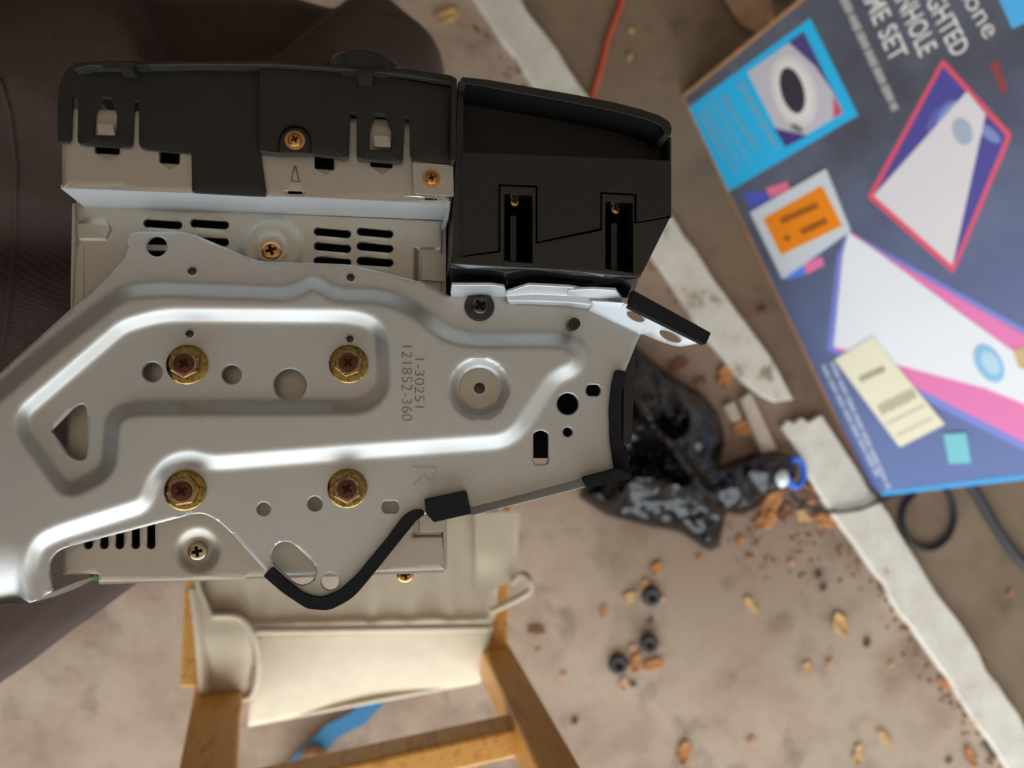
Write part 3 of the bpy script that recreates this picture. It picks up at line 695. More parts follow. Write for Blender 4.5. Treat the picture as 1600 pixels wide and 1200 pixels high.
def f_top(s, t):
    x = x0+(x1-x0)*s; y = yb+(yf-yb)*t
    x += (0.012 if s > 0.5 else 0.0)*t*(s-0.5)*2
    z = seat_z(x, y); d = min(s, 1-s)
    if d < 0.04: z -= 0.012*(1-d/0.04)**2
    if t < 0.05: z -= 0.004*(1-t/0.05)**2
    return (x, y, z)
vs, fs = cover_sheet('seat_cover', f_top, 70, 46)
cover = mk('seat_cover', vs, fs, 'canvas', CH, True)
def f_flap(s, t):
    a = P(398+s*372, 988-s*6, ZS-0.003); b = P(388+s*362, 1132-s*68, ZS-0.035)
    k = t; bulge = 0.004*math.sin(math.pi*t)+0.004*math.sin(7*s+1)*t
    return (a[0]+(b[0]-a[0])*k, a[1]+(b[1]-a[1])*k, a[2]+(b[2]-a[2])*k+bulge)
vs, fs = cover_sheet('f', f_flap, 40, 16); mk('back_flap', vs, fs, 'canvas', cover, True)
tube('hem', [P(398+s*372, 986-s*6, ZS+0.005) for s in (0, 0.25, 0.5, 0.75, 1)], 0.0040, 'canvas', cover, 8)
tube('hem', [P(388+s*362, 1131-s*68, ZS-0.035) for s in (0, 0.25, 0.5, 0.75, 1)], 0.003, 'canvas', cover, 8)
lobe = rnd([(304, 900, 0), (330, 955, 0), (372, 962, 24), (400, 1000, 20), (402, 1060, 20), (392, 1092, 18), (350, 1092, 14), (318, 1086, 10)], 8, 5)
plate('corner_flap', lobe, ZS, 0.0016, 'canvas', cover, (), 7, lambda V: ZS+0.007-0.028*sm((V[:, 1]-985)/110)-0.004*sm((V[:, 0]-380)/25), True)
tube('hem', [P(u, v, z) for u, v, z in ((332, 962, ZS+0.009), (372, 964, ZS+0.009), (394, 990, ZS+0.006), (402, 1020, ZS-0.002), (401, 1062, ZS-0.014), (388, 1090, ZS-0.020), (352, 1091, ZS-0.018))], 0.0032, 'canvas', cover, 8)
tube('hem', [P(u, v, z) for u, v, z in ((304, 915, ZS+0.002), (312, 990, ZS+0.004), (320, 1084, ZS-0.016))], 0.005, 'canvas', cover, 8)
# right corner: notch round the post and the tie
plate('corner_flap', rnd([(742, 940, 0), (760, 926, 4), (806, 905, 8), (812, 800, 0), (742, 800, 0)], 4), ZS, 0.0016, 'canvas', cover, (), 9, lambda V: ZS+0.008-0.006*sm((V[:, 1]-860)/60), True)
tube('tie', [P(u, v, z) for u, v, z in ((800, 910, ZS+0.006), (816, 898, ZS+0.014), (826, 905, ZS+0.02), (828, 920, ZS+0.02), (818, 930, ZS+0.02), (795, 942, ZS+0.016), (766, 956, ZS+0.010))], 0.0036, 'canvas', cover, 8)
# frame
yl = P(340, 1085, 0.27)[1]
pr0 = Vector(P(772, 1030, 0.27)); pl0 = Vector(P(342, 1090, 0.26))
pr1 = Vector((pr0.x+0.004, pr0.y-0.012, 0.64)); pm_ = Vector(P(322, 1245, 0.452)); pl1 = pl0+(pm_-pl0)*(0.36/0.192)
def post(a, b, w1, w2):
    r = (b-a); foot = Vector((a.x, a.y+0.02, 0.0))
    vs = []; fs = []
    for p, k in ((foot, 0.9), (a, 1.0), (b, 0.92)):
        for sx, sy in ((-1, -1), (1, -1), (1, 1), (-1, 1)): vs.append((p.x+sx*w1/2*k, p.y+sy*w2/2*k, p.z))
    for j in range(2): fs += [(j*4+i, j*4+(i+1) % 4, j*4+4+(i+1) % 4, j*4+4+i) for i in range(4)]
    fs += [(0, 1, 2, 3), (8, 9, 10, 11)]
    return mk('back_post', vs, fs, 'wood', CH, bevel=0.003)
post(pr0, pr1, 0.030, 0.032); post(pl0, pl1, 0.044, 0.026)
ra, rb = pl0.lerp(pl1, 0.52), pr0.lerp(pr1, 0.50)
box_between('back_rail', P(340, 1250, 0.452), P(812, 1146, 0.452), 0.022, 0.034, (0, 1, 0), 'wood', CH)
box_between('back_rail', (pl1.x, pl1.y, 0.60), (pr1.x, pr1.y, 0.60), 0.016, 0.06, (0, 1, 0), 'wood', CH)
for x in (x0-0.004, x1+0.002): box_between('side_rail', (x, yb-0.05, ZS-0.03), (x+0.004, yf, ZS-0.03), 0.018, 0.04, (1, 0, 0), 'wood', CH)
box_between('front_rail', (x0, yf-0.012, ZS-0.03), (x1, yf-0.012, ZS-0.03), 0.018, 0.04, (0, 1, 0), 'wood', CH)
for x in (x0+0.012, x1-0.012): box_between('front_leg', (x, yf-0.03, 0), (x, yf-0.03, ZS-0.012), 0.03, 0.03, (1, 0, 0), 'wood', CH)
seat_vs = [(x, y, z) for z in (ZS-0.024, ZS-0.010) for x, y in ((x0+0.006, yb+0.01), (x1-0.006, yb+0.01), (x1-0.006, yf-0.006), (x0+0.006, yf-0.006))]
mk('seat_board', seat_vs, [(0, 1, 2, 3), (4, 5, 6, 7), (0, 1, 5, 4), (1, 2, 6, 5), (2, 3, 7, 6), (3, 0, 4, 7)], 'wood', CH)
box_between('dowel_peg', P(738, 1052, 0.262), P(752, 1040, 0.268), 0.012, 0.012, (0, 0, 1), 'wood', CH, 0.002)

# ------------------------------------------------------------------ game box leaning at the right
BA, BB = np.array(P(1066, 152, 0)), np.array(P(1362, 772, 0)); BL = np.linalg.norm(BB-BA); be = (BB-BA)/BL
vp = ray(110, 927); bu = -vp/np.linalg.norm(vp); bu -= (bu@be)*be; bu /= np.linalg.norm(bu); bn = np.cross(be, bu)
BH, BD = 0.78, 0.11
def BP(u, v, lift=0.0):
    r = ray(u, v); o = np.array([0, 0, HC]); t = ((BA-o)@bn)/(r@bn); q = o+t*r-BA
    return (q@be, q@bu, lift)
def bw(s, t, h=0): return tuple(BA+be*s+bu*t+bn*h)
def box_mat():
    t = NT('printed_carton')
    n = t.noise(7, 5, 0.6); g = t.noise(60, 4)
    col = t.ramp(n, [(0.3, lin((70, 68, 76))), (0.5, lin((90, 92, 104))), (0.7, lin((106, 112, 128)))])
    sep = t.node('ShaderNodeTexCoord'); dt = t.node('ShaderNodeVectorMath', operation='DOT_PRODUCT'); t.link(sep.outputs['Object'], dt.inputs[0]); dt.inputs[1].default_value = tuple(be)
    mr = t.node('ShaderNodeMapRange'); t.link(dt.outputs['Value'], mr.inputs[0]); mr.inputs[1].default_value = BL*0.25; mr.inputs[2].default_value = BL
    col = t.mix(col, lin((104, 122, 176)), mr.outputs[0])           # charcoal to blue across the carton, with the door's sheen put into the colour
    t.set(Base_Color=col, Roughness=0.42); t.bump(g, 0.08, 0.002); return t.m
M['carton'] = box_mat()
M['kraft'] = plain('kraft_cardboard', (176, 128, 88), 0.85, 0, 0.15, 60)
BOX = thing('game_box', tuple(BA), 'dark blue printed game set carton leaning upright behind the white floor board', 'box')
cs = [(0, 0), (BL, 0), (BL, BH), (0, BH)]
gs, gt = 14, 16; V3 = []
for j in range(gt+1):
    for i in range(gs+1):
        s, t = BL*i/gs, BH*j/gt; bul = 0.0
        V3.append(bw(s, t, bul))
T = [(j*(gs+1)+i, j*(gs+1)+i+1, (j+1)*(gs+1)+i+1, (j+1)*(gs+1)+i) for j in range(gt) for i in range(gs)]
vs, fs = solid(np.array(V3), T, BD, -bn)
body = mk('carton_body', vs, fs, 'carton', BOX, bevel=0.003)
for a, b in (((0, 0.002), (0, BH)),):
    box_between('worn_edge', bw(a[0], a[1], -0.001), bw(b[0], b[1], -0.001), 0.005, 0.005, tuple(be), 'kraft', BOX, 0.001)
box_between('worn_edge', bw(0.0, 0.001, -0.001), bw(BL, 0.001, -0.001), 0.004, 0.004, tuple(bu), 'kraft', BOX, 0.001)
cols = {}
def pm(rgb, rough=0.4):
    if rgb not in cols: cols[rgb] = plain('print_%02x%02x%02x' % rgb, rgb, rough)
    return cols[rgb]
LAY = 0.0004
def prt(name, poly, rgb, layer=1, parent=None, r=0, th=0.0003):
    pts = rnd(poly, r) if r else poly
    q = [BP(u, v) for u, v in [p[:2] for p in pts]]
    V, T = tri2d([(a, b) for a, b, _ in q])
    V3 = [bw(a, b, LAY*layer) for a, b in V]
    vs, fs = solid(np.array(V3), T, th, -bn)
    return mk(name, vs, fs, pm(rgb), parent or body)
def prt_text(full, vis, p0, p1, ptop, rgb, layer=2, bold=0.01):
    V, Fc = text_mesh(full, bold); Vv, _ = text_mesh(vis, bold)
    a, b, tp = (np.array(BP(*p)[:2]) for p in (p0, p1, ptop))
    L = np.linalg.norm(b-a); d = (b-a)/L; n = np.array([-d[1], d[0]]); h = abs((tp-b)@n)
    wv = Vv[:, 0].max()-Vv[:, 0].min(); hh = V[:, 1].max() if vis.isupper() else 0.5
    V3 = [bw(*(b+d*(x-V[:, 0].max())*L/wv+n*y*h/hh), LAY*layer) for x, y, _ in V]
    vs, fs = solid(np.array(V3), Fc, 0.0003, -bn); return mk('printed_text', vs, fs, pm(rgb), body)
def strokes(name, a, b, wpx, rgb, n, layer=2, gap=0.25, words=4, parent=None):
    """rows of fine strokes: print too small to read"""
    a, b = np.array(a, float), np.array(b, float); d = b-a; L = np.linalg.norm(d); d /= L; nn = np.array([-d[1], d[0]]); vs, fs = [], []
    rs = random.Random(int(a[0]+b[1]))
    for i in range(n):
        if words and i % max(2, n//words) == n//words-1: continue
        t0 = L*i/n; t1 = L*(i+1-gap)/n; w = wpx*rs.uniform(0.75, 1)
        k = len(vs)
        for t, s in ((t0, -0.5), (t1, -0.5), (t1, 0.5), (t0, 0.5)):
            p = a+d*t+nn*w*s; q = BP(*p); vs.append(bw(q[0], q[1], LAY*layer))
        fs.append((k, k+1, k+2, k+3))
    v2, f2 = solid(np.array(vs), fs, 0.0003, -bn); return mk(name, v2, f2, pm(rgb), parent or body)

cy = prt('info_panel', [(1069, 173), (1266, 28), (1341, 180), (1134, 302)], (44, 190, 244), 1)
for a, b, w_ in (((1156, 128), (1214, 232), 11), ((1130, 148), (1146, 178), 10), ((1148, 180), (1184, 232), 9), ((1112, 155), (1172, 252), 6), ((1100, 163), (1156, 254), 6), ((1096, 176), (1130, 240), 10), ((1130, 238), (1152, 272), 6)):
    strokes('panel_text', a, b, w_, (120, 180, 208), 26, 2, 0.12, 5)
prt('inset_picture', [(1168, 113), (1257, 50), (1318, 176), (1228, 230)], (206, 200, 208), 2)
prt('picture_shape', circ(1241, 142, 34, 28, 58, -0.28), (226, 222, 218), 3)
prt('picture_shape', circ(1241, 142, 27, 28, 48, -0.28), (236, 233, 228), 3.5)
prt('picture_shape', [(1233, 66), (1257, 50), (1312, 163), (1300, 140), (1275, 104)], (84, 70, 130), 3)
prt('picture_shape', [(1210, 200), (1262, 212), (1228, 230)], (76, 60, 130), 3)
prt('picture_shape', [(1303, 150), (1318, 176), (1303, 185)], (214, 90, 110), 3)
prt('picture_hole', circ(1239, 141, 18, 28, 37, -0.28), (62, 52, 66), 4)
prt('picture_shape', circ(1246, 200, 11, 14, 5, 0.5), (130, 124, 120), 4)
prt_text('GAME SET', 'ME SET', (1351, 3), (1393, 99), (1424, 91), (236, 232, 226))
prt_text('CORNHOLE', 'NHOLE', (1400, 2), (1438, 90), (1466, 73), (236, 232, 226))
prt_text('LIGHTED', 'GHTED', (1446, 1), (1490, 91), (1516, 72), (236, 232, 226))
prt_text('Brookstone', 'one', (1505, 2), (1540, 62), (1561, 52), (230, 224, 222), bold=0.0)
strokes('small_print', (1318, -4), (1400, 172), 14, (196, 192, 188), 64, 2, 0.22, 6)
# upper picture: board in a red frame
prt('board_frame', [(1473, 91), (1582, 210), (1490, 428), (1355, 308)], (236, 92, 118), 1, r=6)
prt('board_backdrop', [(1474, 104), (1572, 213), (1489, 414), (1366, 305)], (84, 80, 160), 2, r=3)
prt('board_glow', circ(1474, 182, 15, 20, 34, 0.75), (104, 110, 186), 2.5)
prt('board_glow', circ(1482, 176, 9, 20, 24, 0.75), (140, 160, 216), 3)
prt('board_glow', circ(1546, 208, 9, 20, 22, -0.9), (136, 150, 204), 3)
prt('board_face', [(1512, 142), (1541, 178), (1489, 414), (1366, 305)], (232, 226, 228), 4)
prt('board_hole', circ(1505, 205, 15, 24, 22, -0.35), (176, 188, 208), 5)
# lower picture: lit board
prt('board_border', [(1326, 360), (1388, 395), (1600, 512), (1700, 566), (1700, 762), (1600, 704), (1440, 622), (1292, 546), (1308, 400)], (128, 140, 220), 1)
prt('board_frame', [(1330, 362), (1385, 400), (1600, 522), (1700, 578), (1700, 744), (1600, 690), (1440, 609), (1304, 545), (1317, 400)], (238, 126, 184), 2)
prt('board_face', [(1326, 363), (1362, 386), (1500, 488), (1600, 560), (1700, 620), (1700, 672), (1600, 630), (1540, 606), (1412, 572), (1303, 541), (1317, 400)], (240, 241, 244), 3)
prt('board_hole', circ(1546, 567, 20, 28, 33, -0.55), (142, 196, 232), 4)
prt('board_hole', circ(1549, 566, 12, 24, 20, -0.55), (190, 222, 238), 5)
prt('bean_bag_print', [(1584, 548), (1600, 540), (1622, 556), (1616, 580), (1592, 574)], (216, 180, 130), 4, r=4)
# stickers
pc = prt('clear_pouch', [(1173, 331), (1292, 263), (1331, 360), (1224, 436)], (216, 222, 226), 6, BOX, 3, 0.0012)
prt('orange_label', [(1194, 341), (1286, 289), (1318, 352), (1222, 398)], (250, 142, 10), 7, pc, 2)
strokes('label_text', (1222, 345), (1280, 319), 11, (130, 72, 30), 22, 8, 0.35, 0, pc)
strokes('label_text', (1254, 362), (1294, 343), 10, (120, 64, 28), 16, 8, 0.35, 0, pc)
strokes('label_text', (1228, 373), (1236, 369), 9, (130, 72, 30), 3, 8, 0.35, 0, pc)
prt('print_block', [(1160, 301), (1197, 299), (1203, 314), (1174, 328)], (84, 98, 196), 1)
prt('print_block', [(1197, 294), (1230, 283), (1236, 298), (1204, 309)], (246, 122, 158), 2)
prt('print_block', [(1256, 412), (1284, 400), (1288, 414), (1261, 429)], (246, 126, 178), 2)
prt('print_block', [(1225, 432), (1256, 414), (1261, 428), (1230, 438)], (96, 140, 236), 1)
lb = prt('shipping_label', [(1305, 561), (1365, 525), (1478, 662), (1407, 698)], (242, 234, 204), 6, BOX, 3, 0.0006)
strokes('label_barcode', (1345, 592), (1384, 574), 11, (140, 138, 110), 16, 7, 0.4, 0, lb)
strokes('label_barcode', (1376, 640), (1432, 612), 20, (160, 156, 128), 18, 7, 0.45, 0, lb)
for a, b in (((1386, 662), (1446, 632)), ((1402, 680), (1458, 652))): strokes('label_rule', a, b, 2.5, (184, 174, 140), 1, 7, 0, 0, lb)
prt('teal_sticker', [(1475, 677), (1511, 675), (1519, 722), (1484, 724)], (126, 204, 214), 6, BOX, 2, 0.0006)
strokes('small_print', (1286, 570), (1372, 744), 7, (196, 204, 222), 60, 2, 0.2, 7)
strokes('small_print', (1300, 566), (1390, 764), 7, (196, 204, 222), 66, 2, 0.2, 7)
prt('edge_stripe', [(1376, 768), (1600, 740), (1700, 727), (1700, 738), (1600, 750), (1378, 775)], (74, 166, 226), 1)
prt('corner_block', [(1556, -12), (1582, 45), (1640, 18), (1640, -60)], (84, 184, 244), 1)
prt('print_block', [(1545, 96), (1560, 95), (1575, 140), (1566, 148)], (150, 70, 72), 1, r=5)

# ------------------------------------------------------------------ white painted boards on the floor
def paint_mat():
    t = NT('chipped_white_paint'); n = t.noise(24, 6, 0.65)
    col = t.ramp(n, [(0.33, lin((160, 144, 124))), (0.40, lin((216, 208, 192))), (0.7, lin((236, 232, 220)))])
    t.set(Base_Color=col, Roughness=0.7); t.bump(t.noise(120, 4), 0.2, 0.002); return t.m
M['paint'] = paint_mat()
def rag(pts, k=2.2, seed=1):
    rs = random.Random(seed); out = []
    for i in range(len(pts)):
        a, b = np.array(pts[i], float), np.array(pts[(i+1) % len(pts)], float); L = np.linalg.norm(b-a); n = max(1, int(L/26))
        for j in range(n): out.append(tuple(a+(b-a)*j/n+(np.array([rs.uniform(-k, k), rs.uniform(-k, k)]) if j else 0)))
    return out
o = plate('floor_board', rag([(512, -330), (836, 134), (980, 345), (1107, 533), (1166, 600), (1190, 617), (1212, 628), (1240, 624), (1218, 582), (1147, 480), (1040, 325), (917, 147), (584, -330)], 2.6, 3), 0.012, 0.012, 'paint', bevel=0.002)
tag(o, 'white painted wooden strip on the floor running from the top edge to the broken gap', 'board')
o = plate('floor_board', rag([(1222, 667), (1232, 656), (1240, 662), (1252, 652), (1264, 660), (1284, 648), (1330, 718), (1416, 850), (1482, 950), (1560, 1070), (1840, 1490), (1766, 1490), (1573, 1197), (1455, 1022), (1337, 850), (1280, 768)], 3.2, 5), 0.012, 0.012, 'paint', bevel=0.002)
tag(o, 'white painted wooden strip on the floor from the broken gap to the lower right corner', 'board')

# ------------------------------------------------------------------ black plastic bag
def bag_mat():
    t = NT('black_polythene'); n = t.noise(55, 5, 0.6)
    t.set(Base_Color=lin((10, 10, 12)), Roughness=0.17); t.b.inputs['Specular IOR Level'].default_value = 0.45; t.bump(n, 0.16, 0.004); return t.m
M['bag'] = bag_mat()
bag_out = rnd([(960, 545), (990, 536), (1012, 556), (1052, 588), (1098, 615), (1126, 650), (1134, 692), (1124, 728), (1150, 718), (1178, 708), (1214, 706), (1240, 718), (1246, 742), (1230, 762), (1196, 776), (1180, 796), (1152, 806), (1136, 800), (1130, 826), (1124, 856), (1108, 862), (1062, 832), (1010, 822), (948, 806), (902, 776), (925, 740), (940, 690), (940, 600)], 8)
def bag_z(V):
    d = np.clip(sdf(V, bag_out), 0, 200); body_ = 1-sm((V[:, 0]-1110)/60)
    h = (0.006+0.075*np.sqrt(np.clip(d/85, 0, 1)))*body_+(0.006+0.032*np.sqrt(np.clip(d/40, 0, 1)))*(1-body_)
    out = np.zeros(len(V))
    for i, (u, v) in enumerate(V):
        p = Vector((u*0.012, v*0.012, 2.0)); r = 1-abs(noise.noise(p+Vector((0.3*noise.noise(p*1.7), 0, 0))))*2
        q = 1-abs(noise.noise(Vector((u*0.03+5, v*0.022, 1))))*2; s = noise.noise(Vector((u*0.10, v*0.085, 4)))
        out[i] = 0.62+0.46*r+0.18*q+0.10*s
    fold = np.exp(-((V[:, 0]-1035-0.72*(V[:, 1]-680))/13)**2)*sm((V[:, 1]-560)/60)*sm((850-V[:, 1])/60)
    return h*np.clip(out+0.6*fold, 0.12, 1.9)+0.002
o = plate('plastic_bag', bag_out, 0, 0.0012, 'bag', None, (), 5, bag_z, True)
tag(o, 'crumpled shiny black plastic bag lying on the floor beside the bracket end', 'plastic bag')
# bottom skirt so that the bag is a closed mound standing on the floor
o.modifiers.clear()

# ------------------------------------------------------------------ small things on the floor
M['cordo'] = plain('orange_cord', (214, 92, 62), 0.55)
M['cordb'] = plain('black_cord', (38, 36, 36), 0.55)
M['hose'] = plain('dark_hose', (48, 46, 50), 0.6)
M['strap'] = plain('blue_webbing', (62, 130, 176), 0.8, 0, 0.12, 300)
M['rub'] = plain('black_rubber', (58, 54, 50), 0.7)
M['cap'] = plain('blue_plastic', (40, 110, 220), 0.35)
M['white'] = plain('white_plastic', (232, 238, 240), 0.4)
M['scrap'] = plain('grey_wood_scrap', (196, 180, 164), 0.8, 0, 0.12, 50)
M['bark'] = plain('tan_bark', (186, 142, 108), 0.75, 0, 0.25, 40)
M['barkd'] = plain('dark_bark', (48, 40, 36), 0.8, 0, 0.25, 40)
zr = 0.0042
tag(tube('orange_cord', [P(u, v, zr) for u, v in ((1130, -420), (1040, -210), (984, -60), (972, 0), (952, 55), (938, 110), (926, 150), (912, 215), (880, 300), (830, 420), (800, 560))], zr, 'cordo'), 'thin orange cord on the floor passing behind the stereo housing', 'cord')
tag(tube('black_wire', [P(u, v, 0.0165 if 1290 < u < 1370 else 0.004) for u, v in ((1236, 772), (1250, 788), (1280, 797), (1310, 800), (1345, 795), (1366, 787), (1392, 776), (1440, 762))], 0.0026, 'cordb'), 'thin black wire crossing the white floor strip beside the carton corner', 'wire')
tag(tube('cable_loop', [P(u, v, 0.0045) for u, v in ((1430, 770), (1414, 790), (1410, 815), (1420, 842), (1440, 857), (1462, 856), (1482, 838), (1491, 812), (1488, 786), (1478, 764))], 0.0042, 'cordb'), 'round loop of black cable on the floor below the carton', 'cable')
tag(tube('garden_hose', [P(u, v, 0.0075) for u, v in ((1500, 735), (1526, 772), (1556, 822), (1580, 858), (1604, 884), (1660, 930), (1730, 970))], 0.007, 'hose'), 'dark hose on the floor at the right edge below the carton', 'hose')
# strap with a buckle
sp = [(600, 1080), (560, 1122), (520, 1142), (470, 1192), (430, 1235)]
V3 = []
for i, (u, v) in enumerate(sp):
    for s in (-1, 1): V3.append(P(u+s*10, v+s*9, 0.012))
stp = thing('blue_strap', P(515, 1150, 0), 'blue webbing strap with a brown knot under the back of the chair', 'strap')
vs, fs = solid(np.array(V3), [(2*i, 2*i+1, 2*i+3, 2*i+2) for i in range(len(sp)-1)], 0.003); mk('webbing', vs, fs, 'strap', stp)
lathe('knot', [(0.010, -0.012), (0.016, -0.006), (0.017, 0.004), (0.012, 0.012), (0.002, 0.015)], P(490, 1186, 0.014), 'bark', stp, 12)
tag(plate('wood_scrap', rnd([(1158, 623), (1173, 614), (1213, 701), (1191, 708)], 1), 0.012, 0.012, 'scrap', bevel=0.001), 'long pale wood offcut on the floor between bag and white strip', 'wood scrap')
tag(plate('wood_scrap', rnd([(1131, 635), (1147, 628), (1159, 655), (1145, 660)], 1), 0.008, 0.008, 'scrap', bevel=0.001), 'short pale wood offcut beside the longer offcut near the bag', 'wood scrap')
# blue ring and white bead by the bag's tail
o = tube('blue_ring', [P(1243+13*math.cos(a), 738+22*math.sin(a), 0.014) for a in [i*math.pi/6 for i in range(12)]], 0.0045, 'cap', None, 8, 3, True)
tag(o, 'bright blue plastic ring at the end of the black bag', 'ring')
bm = bmesh.new(); bmesh.ops.create_icosphere(bm, subdivisions=3, radius=0.012)
for v in bm.verts: v.co = Vector((v.co.x*0.8, v.co.y*1.05, v.co.z*0.8))*(1+0.12*noise.noise(v.co*90))
me = bpy.data.meshes.new('white_pebble'); bm.to_mesh(me); bm.free(); o = obj_link('white_pebble', me, 'white', None, True); o.location = P(1222, 748, 0.034)
tag(o, 'small shiny white lump resting on the tip of the black bag', 'lump')
# rubber rings
for (u, v, r), lab in zip(((1018, 932, 10), (966, 1038, 10), (1014, 1006, 9.5)), ('black rubber ring nearest the plastic bag', 'black rubber ring lowest and leftmost of the three on the floor', 'black rubber ring touching the clump of orange leaves')):
    d = HC/F; o = tube('rubber_ring', [Vector(P(u, v, 0.0054))+Vector((r*d*math.cos(a), r*d*math.sin(a), 0)) for a in [i*math.pi/6 for i in range(12)]], 0.0056, 'rub', None, 8, 3, True)
    tag(o, lab, 'ring', 'rubber rings on the floor')
# bark behind the carton corner
def lump(name, px, r, sc, mat, lab, cat, rot=0):
    bm = bmesh.new(); bmesh.ops.create_icosphere(bm, subdivisions=3, radius=1)
    for v in bm.verts:
        q = v.co*(1+0.18*noise.noise(v.co*1.6)); v.co = Vector((q.x*sc[0]*r, q.y*sc[1]*r, (q.z+0.95)*sc[2]*r))
    me = bpy.data.meshes.new(name); bm.to_mesh(me); bm.free(); o = obj_link(name, me, mat, None, True)
    o.location = P(*px, 0); o.rotation_euler.z = rot; return tag(o, lab, cat)
lump('driftwood_piece', (1154, 10), 0.05, (1.3, 0.55, 0.5), 'bark', 'tan weathered wood piece on the floor by the top corner of the carton', 'wood piece', -0.95)
lump('dark_wood_piece', (1214, -26), 0.04, (1.0, 0.7, 0.5), 'barkd', 'dark wood chunk tucked against the carton at the top edge', 'wood piece', -0.6)

# dry leaves
leafm = {}
for k, rgb in (('tan', (206, 166, 110)), ('orange', (184, 124, 72)), ('brown', (124, 84, 56)), ('dark', (84, 66, 52)), ('pink', (206, 156, 124))):
    leafm[k] = plain('dry_leaf_'+k, rgb, 0.75, 0, 0.25, 120)
def leaf(u, v, lpx, wpx, rot, colr, lab, seed):
    rs = random.Random(seed); d = HC/F; L, W = lpx*d/2, wpx*d/2; n = 8; vs, fs = [], []
    for i in range(n+1):
        t = -1+2*i/n; w = W*max(0.10, (1-abs(t)**2.6))*(1+0.35*rs.uniform(-1, 1)); x = L*t+0.12*L*rs.uniform(-1, 1)
        for s in (-1, -0.5, 0, 0.5, 1):
            z = 0.25*W*abs(s)**1.5*rs.uniform(0.6, 1.2)+0.18*L*abs(t)**2*0.5
            vs.append((x, s*w, z))
    for i in range(n):
        for s in range(4): a = i*5+s; fs.append((a, a+1, a+6, a+5))
    vv, ff = solid(np.array(vs), fs, 0.0012, (0, 0, 1))
    c, s = math.cos(rot), math.sin(rot); q = P(u, v, 0.001)
    o = mk('dry_leaf', [(q[0]+x*c-y*s, q[1]+x*s+y*c, q[2]+z) for x, y, z in vv], ff, leafm[colr], None, True)
    return tag(o, lab, 'leaf', 'dry leaves on the floor')
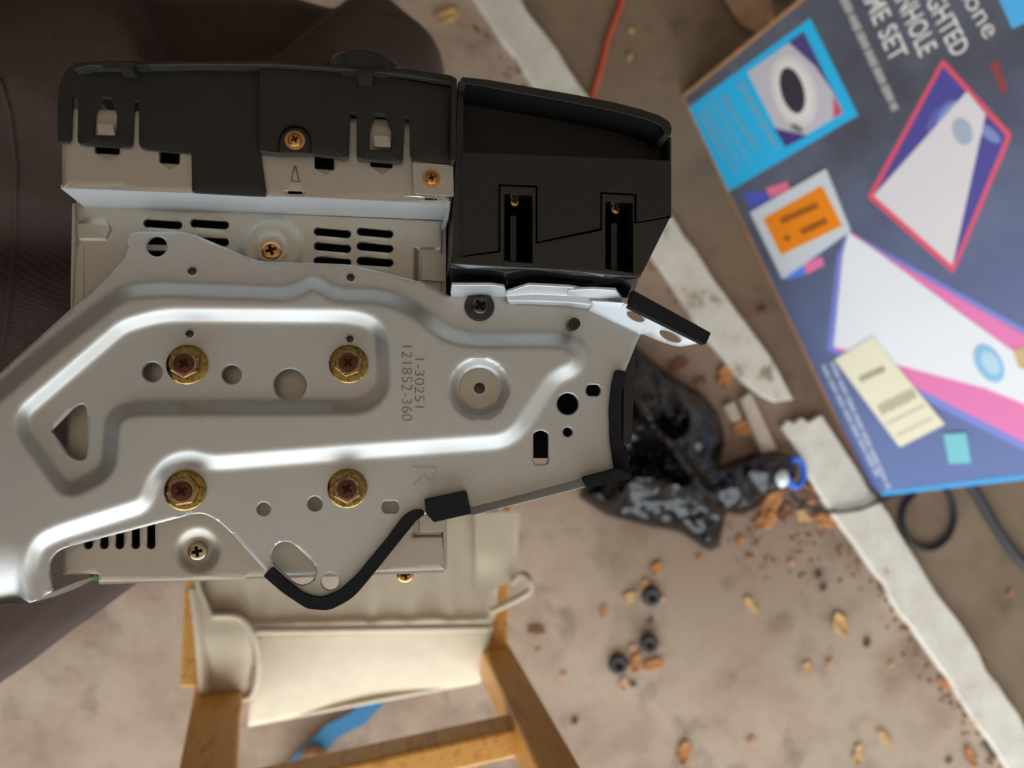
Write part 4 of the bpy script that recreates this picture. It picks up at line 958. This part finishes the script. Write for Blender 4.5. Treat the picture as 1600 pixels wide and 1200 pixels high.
LV = [(700, 25, 44, 26, 0.4, 'tan', 'pale tan dry leaf at the top edge beside the knee'), (837, 985, 30, 12, -0.1, 'brown', 'narrow brown leaf on the floor right of the chair tie'),
      (1025, 888, 24, 17, 0.8, 'orange', 'orange leaf just below the plastic bag'), (983, 932, 26, 13, 0.5, 'tan', 'tan leaf left of the topmost rubber ring'), (1006, 914, 20, 12, 0.9, 'tan', 'tan leaf touching the topmost rubber ring'),
      (1034, 935, 12, 8, 0.2, 'pink', 'pinkish leaf crumb touching the right side of the topmost rubber ring'), (942, 956, 20, 9, 1.3, 'orange', 'thin orange leaf scrap left of the topmost rubber ring'), (1173, 945, 34, 12, -0.9, 'tan', 'pale tan leaf alone on the floor well below the plastic bag'), (1312, 973, 40, 26, -1.1, 'tan', 'large yellow-tan oval leaf on the floor left of the white strip'),
      (1354, 1003, 18, 10, 1.0, 'dark', 'small dark brown leaf right of the large oval leaf'), (1260, 1043, 20, 14, -1.4, 'tan', 'dull tan leaf scrap below the large oval leaf'), (1295, 1037, 15, 10, 0.9, 'pink', 'pinkish leaf crumb beside the dull tan scrap below the large oval leaf'), (1382, 1153, 40, 12, -0.8, 'tan', 'curved yellowish leaf near the bottom edge'),
      (1340, 1178, 32, 16, 1.4, 'tan', 'dull tan leaf at the bottom edge left of the curved leaf'), (1068, 1174, 40, 20, 1.3, 'orange', 'upright orange leaf at the bottom edge right of the chair post'), (1174, 1158, 15, 12, 0.3, 'pink', 'pale pink leaf crumb right of the upright orange leaf'), (1475, 1068, 34, 14, -0.5, 'orange', 'rusty leaf against the white strip'),
      (1236, 879, 13, 10, 0.2, 'pink', 'pinkish leaf crumb below the leaf clump by the bag'), (1378, 920, 18, 12, -1.0, 'brown', 'brown leaf scrap against the left edge of the lower white strip'), (1515, 1182, 40, 20, -1.2, 'orange', 'rust brown leaf at the bottom edge beside the white strip'), (1548, 1168, 34, 18, -0.5, 'dark', 'dark leaf at the foot of the white strip'), (1482, 1188, 14, 8, 0.5, 'brown', 'small brown leaf crumb at the bottom edge left of the rust brown leaf'),
      (993, 1034, 34, 20, 1.2, 'orange', 'orange leaf between the two lower rubber rings'), (1020, 1038, 36, 16, 0.2, 'orange', 'orange leaf under the lower right rubber ring'), (974, 1068, 20, 12, 1.2, 'pink', 'pinkish leaf at the foot of the rubber ring clump'), (988, 1012, 14, 12, 0.3, 'pink', 'pinkish leaf crumb between the two lower rubber rings'), (989, 1069, 12, 8, 0, 'dark', 'dark crumb at the foot of the rubber ring clump'),
      (1204, 785, 62, 30, 1.0, 'orange', 'large orange leaf under the tail of the plastic bag'), (1196, 812, 44, 26, 0.5, 'orange', 'crumpled orange leaf below the bag tail'), (1264, 768, 44, 30, -0.4, 'brown', 'brown leaf beside the blue ring'), (1288, 813, 48, 24, -0.2, 'orange', 'orange leaf against the white strip under the black wire'), (1254, 806, 30, 16, -0.6, 'tan', 'tan leaf left of the black wire leaves'),
      (1226, 800, 34, 20, 0.7, 'brown', 'brown leaf in the middle of the leaf clump by the bag'), (1156, 845, 18, 10, 0.6, 'orange', 'orange leaf scrap close to the lower tip of the plastic bag'), (1170, 872, 12, 7, 0, 'orange', 'tiny orange crumb below the scrap at the bag tip'), (1132, 588, 40, 24, 1.3, 'orange', 'rusty leaf on the floor between bag and mounting tab'), (1160, 668, 36, 26, 0.2, 'orange', 'orange leaf lying against the pale wood offcut'),
      (1060, 570, 36, 18, 0.5, 'brown', 'brown leaf beside the upper edge of the plastic bag'), (1094, 596, 22, 12, 0.2, 'brown', 'small brown leaf scrap against the upper right of the bag'), (811, 38, 26, 14, 0.3, 'brown', 'brown leaf scrap at the top end of the white strip'), (1110, 468, 14, 8, 0.4, 'orange', 'tiny orange crumb beside the upper white strip above the mounting tab'), (1278, 898, 12, 10, 0.3, 'dark', 'dark crumb midway between the leaf clump and the large oval leaf'), (1286, 918, 16, 8, 0.9, 'dark', 'dark sliver just above the large oval leaf'),
      (1392, 1038, 10, 7, 0.3, 'tan', 'tiny tan crumb right of the small dark brown leaf'), (840, 1018, 9, 6, 0.3, 'pink', 'tiny pink crumb below the narrow brown leaf by the chair'), (880, 1054, 10, 8, 0.2, 'pink', 'pale pink crumb on the bare floor right of the chair post'), (898, 1126, 12, 9, 0.6, 'dark', 'dark crumb beside the right chair post near the bottom'), (1016, 970, 12, 6, 0.6, 'dark', 'dark sliver between the topmost and the lower rubber rings'), (1576, 928, 14, 8, 1.0, 'orange', 'small orange crumb at the right edge beyond the white strip'), (1535, 1034, 12, 8, 0.8, 'brown', 'brown crumb on the right edge of the lower white strip'), (1092, 872, 12, 8, 0.9, 'orange', 'small orange crumb below the plastic bag, right of the orange leaf'), (1262, 790, 24, 12, 0.4, 'pink', 'pinkish leaf tucked under the black wire'), (986, 48, 12, 9, 0.4, 'tan', 'yellow leaf scrap at the top, right of the orange cord'), (983, 92, 16, 10, 1.2, 'tan', 'second yellow leaf scrap right of the orange cord, nearer the stereo'), (1190, 484, 14, 10, 0.4, 'dark', 'dark crumb on the bare strip between white board and carton'), (1300, 600, 1, 1, 0, 'dark', '')]
LV = [a for a in LV if a[6]]
for i, a in enumerate(LV): leaf(*a, i+11)

# fine leaf litter gathered along the left edge of the white strips and by the bag
vs, fs = [], []; rl = random.Random(5)
def crumb(u, v, r):
    c = P(u, v, 0.0); k = len(vs); a0 = rl.uniform(0, 6); h = r*rl.uniform(0.5, 1.0)
    for i in range(5): a = a0+i*1.2566; q = r*rl.uniform(0.6, 1.2); vs.append((c[0]+q*math.cos(a), c[1]+q*math.sin(a), 0.0003))
    vs.append((c[0]+rl.uniform(-.3, .3)*r, c[1]+rl.uniform(-.3, .3)*r, h))
    for i in range(5): fs.append((k+i, k+(i+1) % 5, k+5))
    fs.append(tuple(k+4-i for i in range(5)))
for i in range(120):
    t = rl.random(); u, v = (739+t*385, t*545) if rl.random() < 0.3 else (1330+t*243, 845+t*352)
    crumb(u-abs(rl.gauss(0, 14))-3, v+abs(rl.gauss(0, 6)), rl.uniform(0.0015, 0.005))
for i in range(110): crumb(rl.gauss(1215, 60), rl.gauss(835, 40), rl.uniform(0.001, 0.004))
o = mk('leaf_litter', vs, fs, leafm['brown']); tag(o, 'fine brown leaf litter along the white strips and around the bag', 'leaf litter', None, 'stuff')
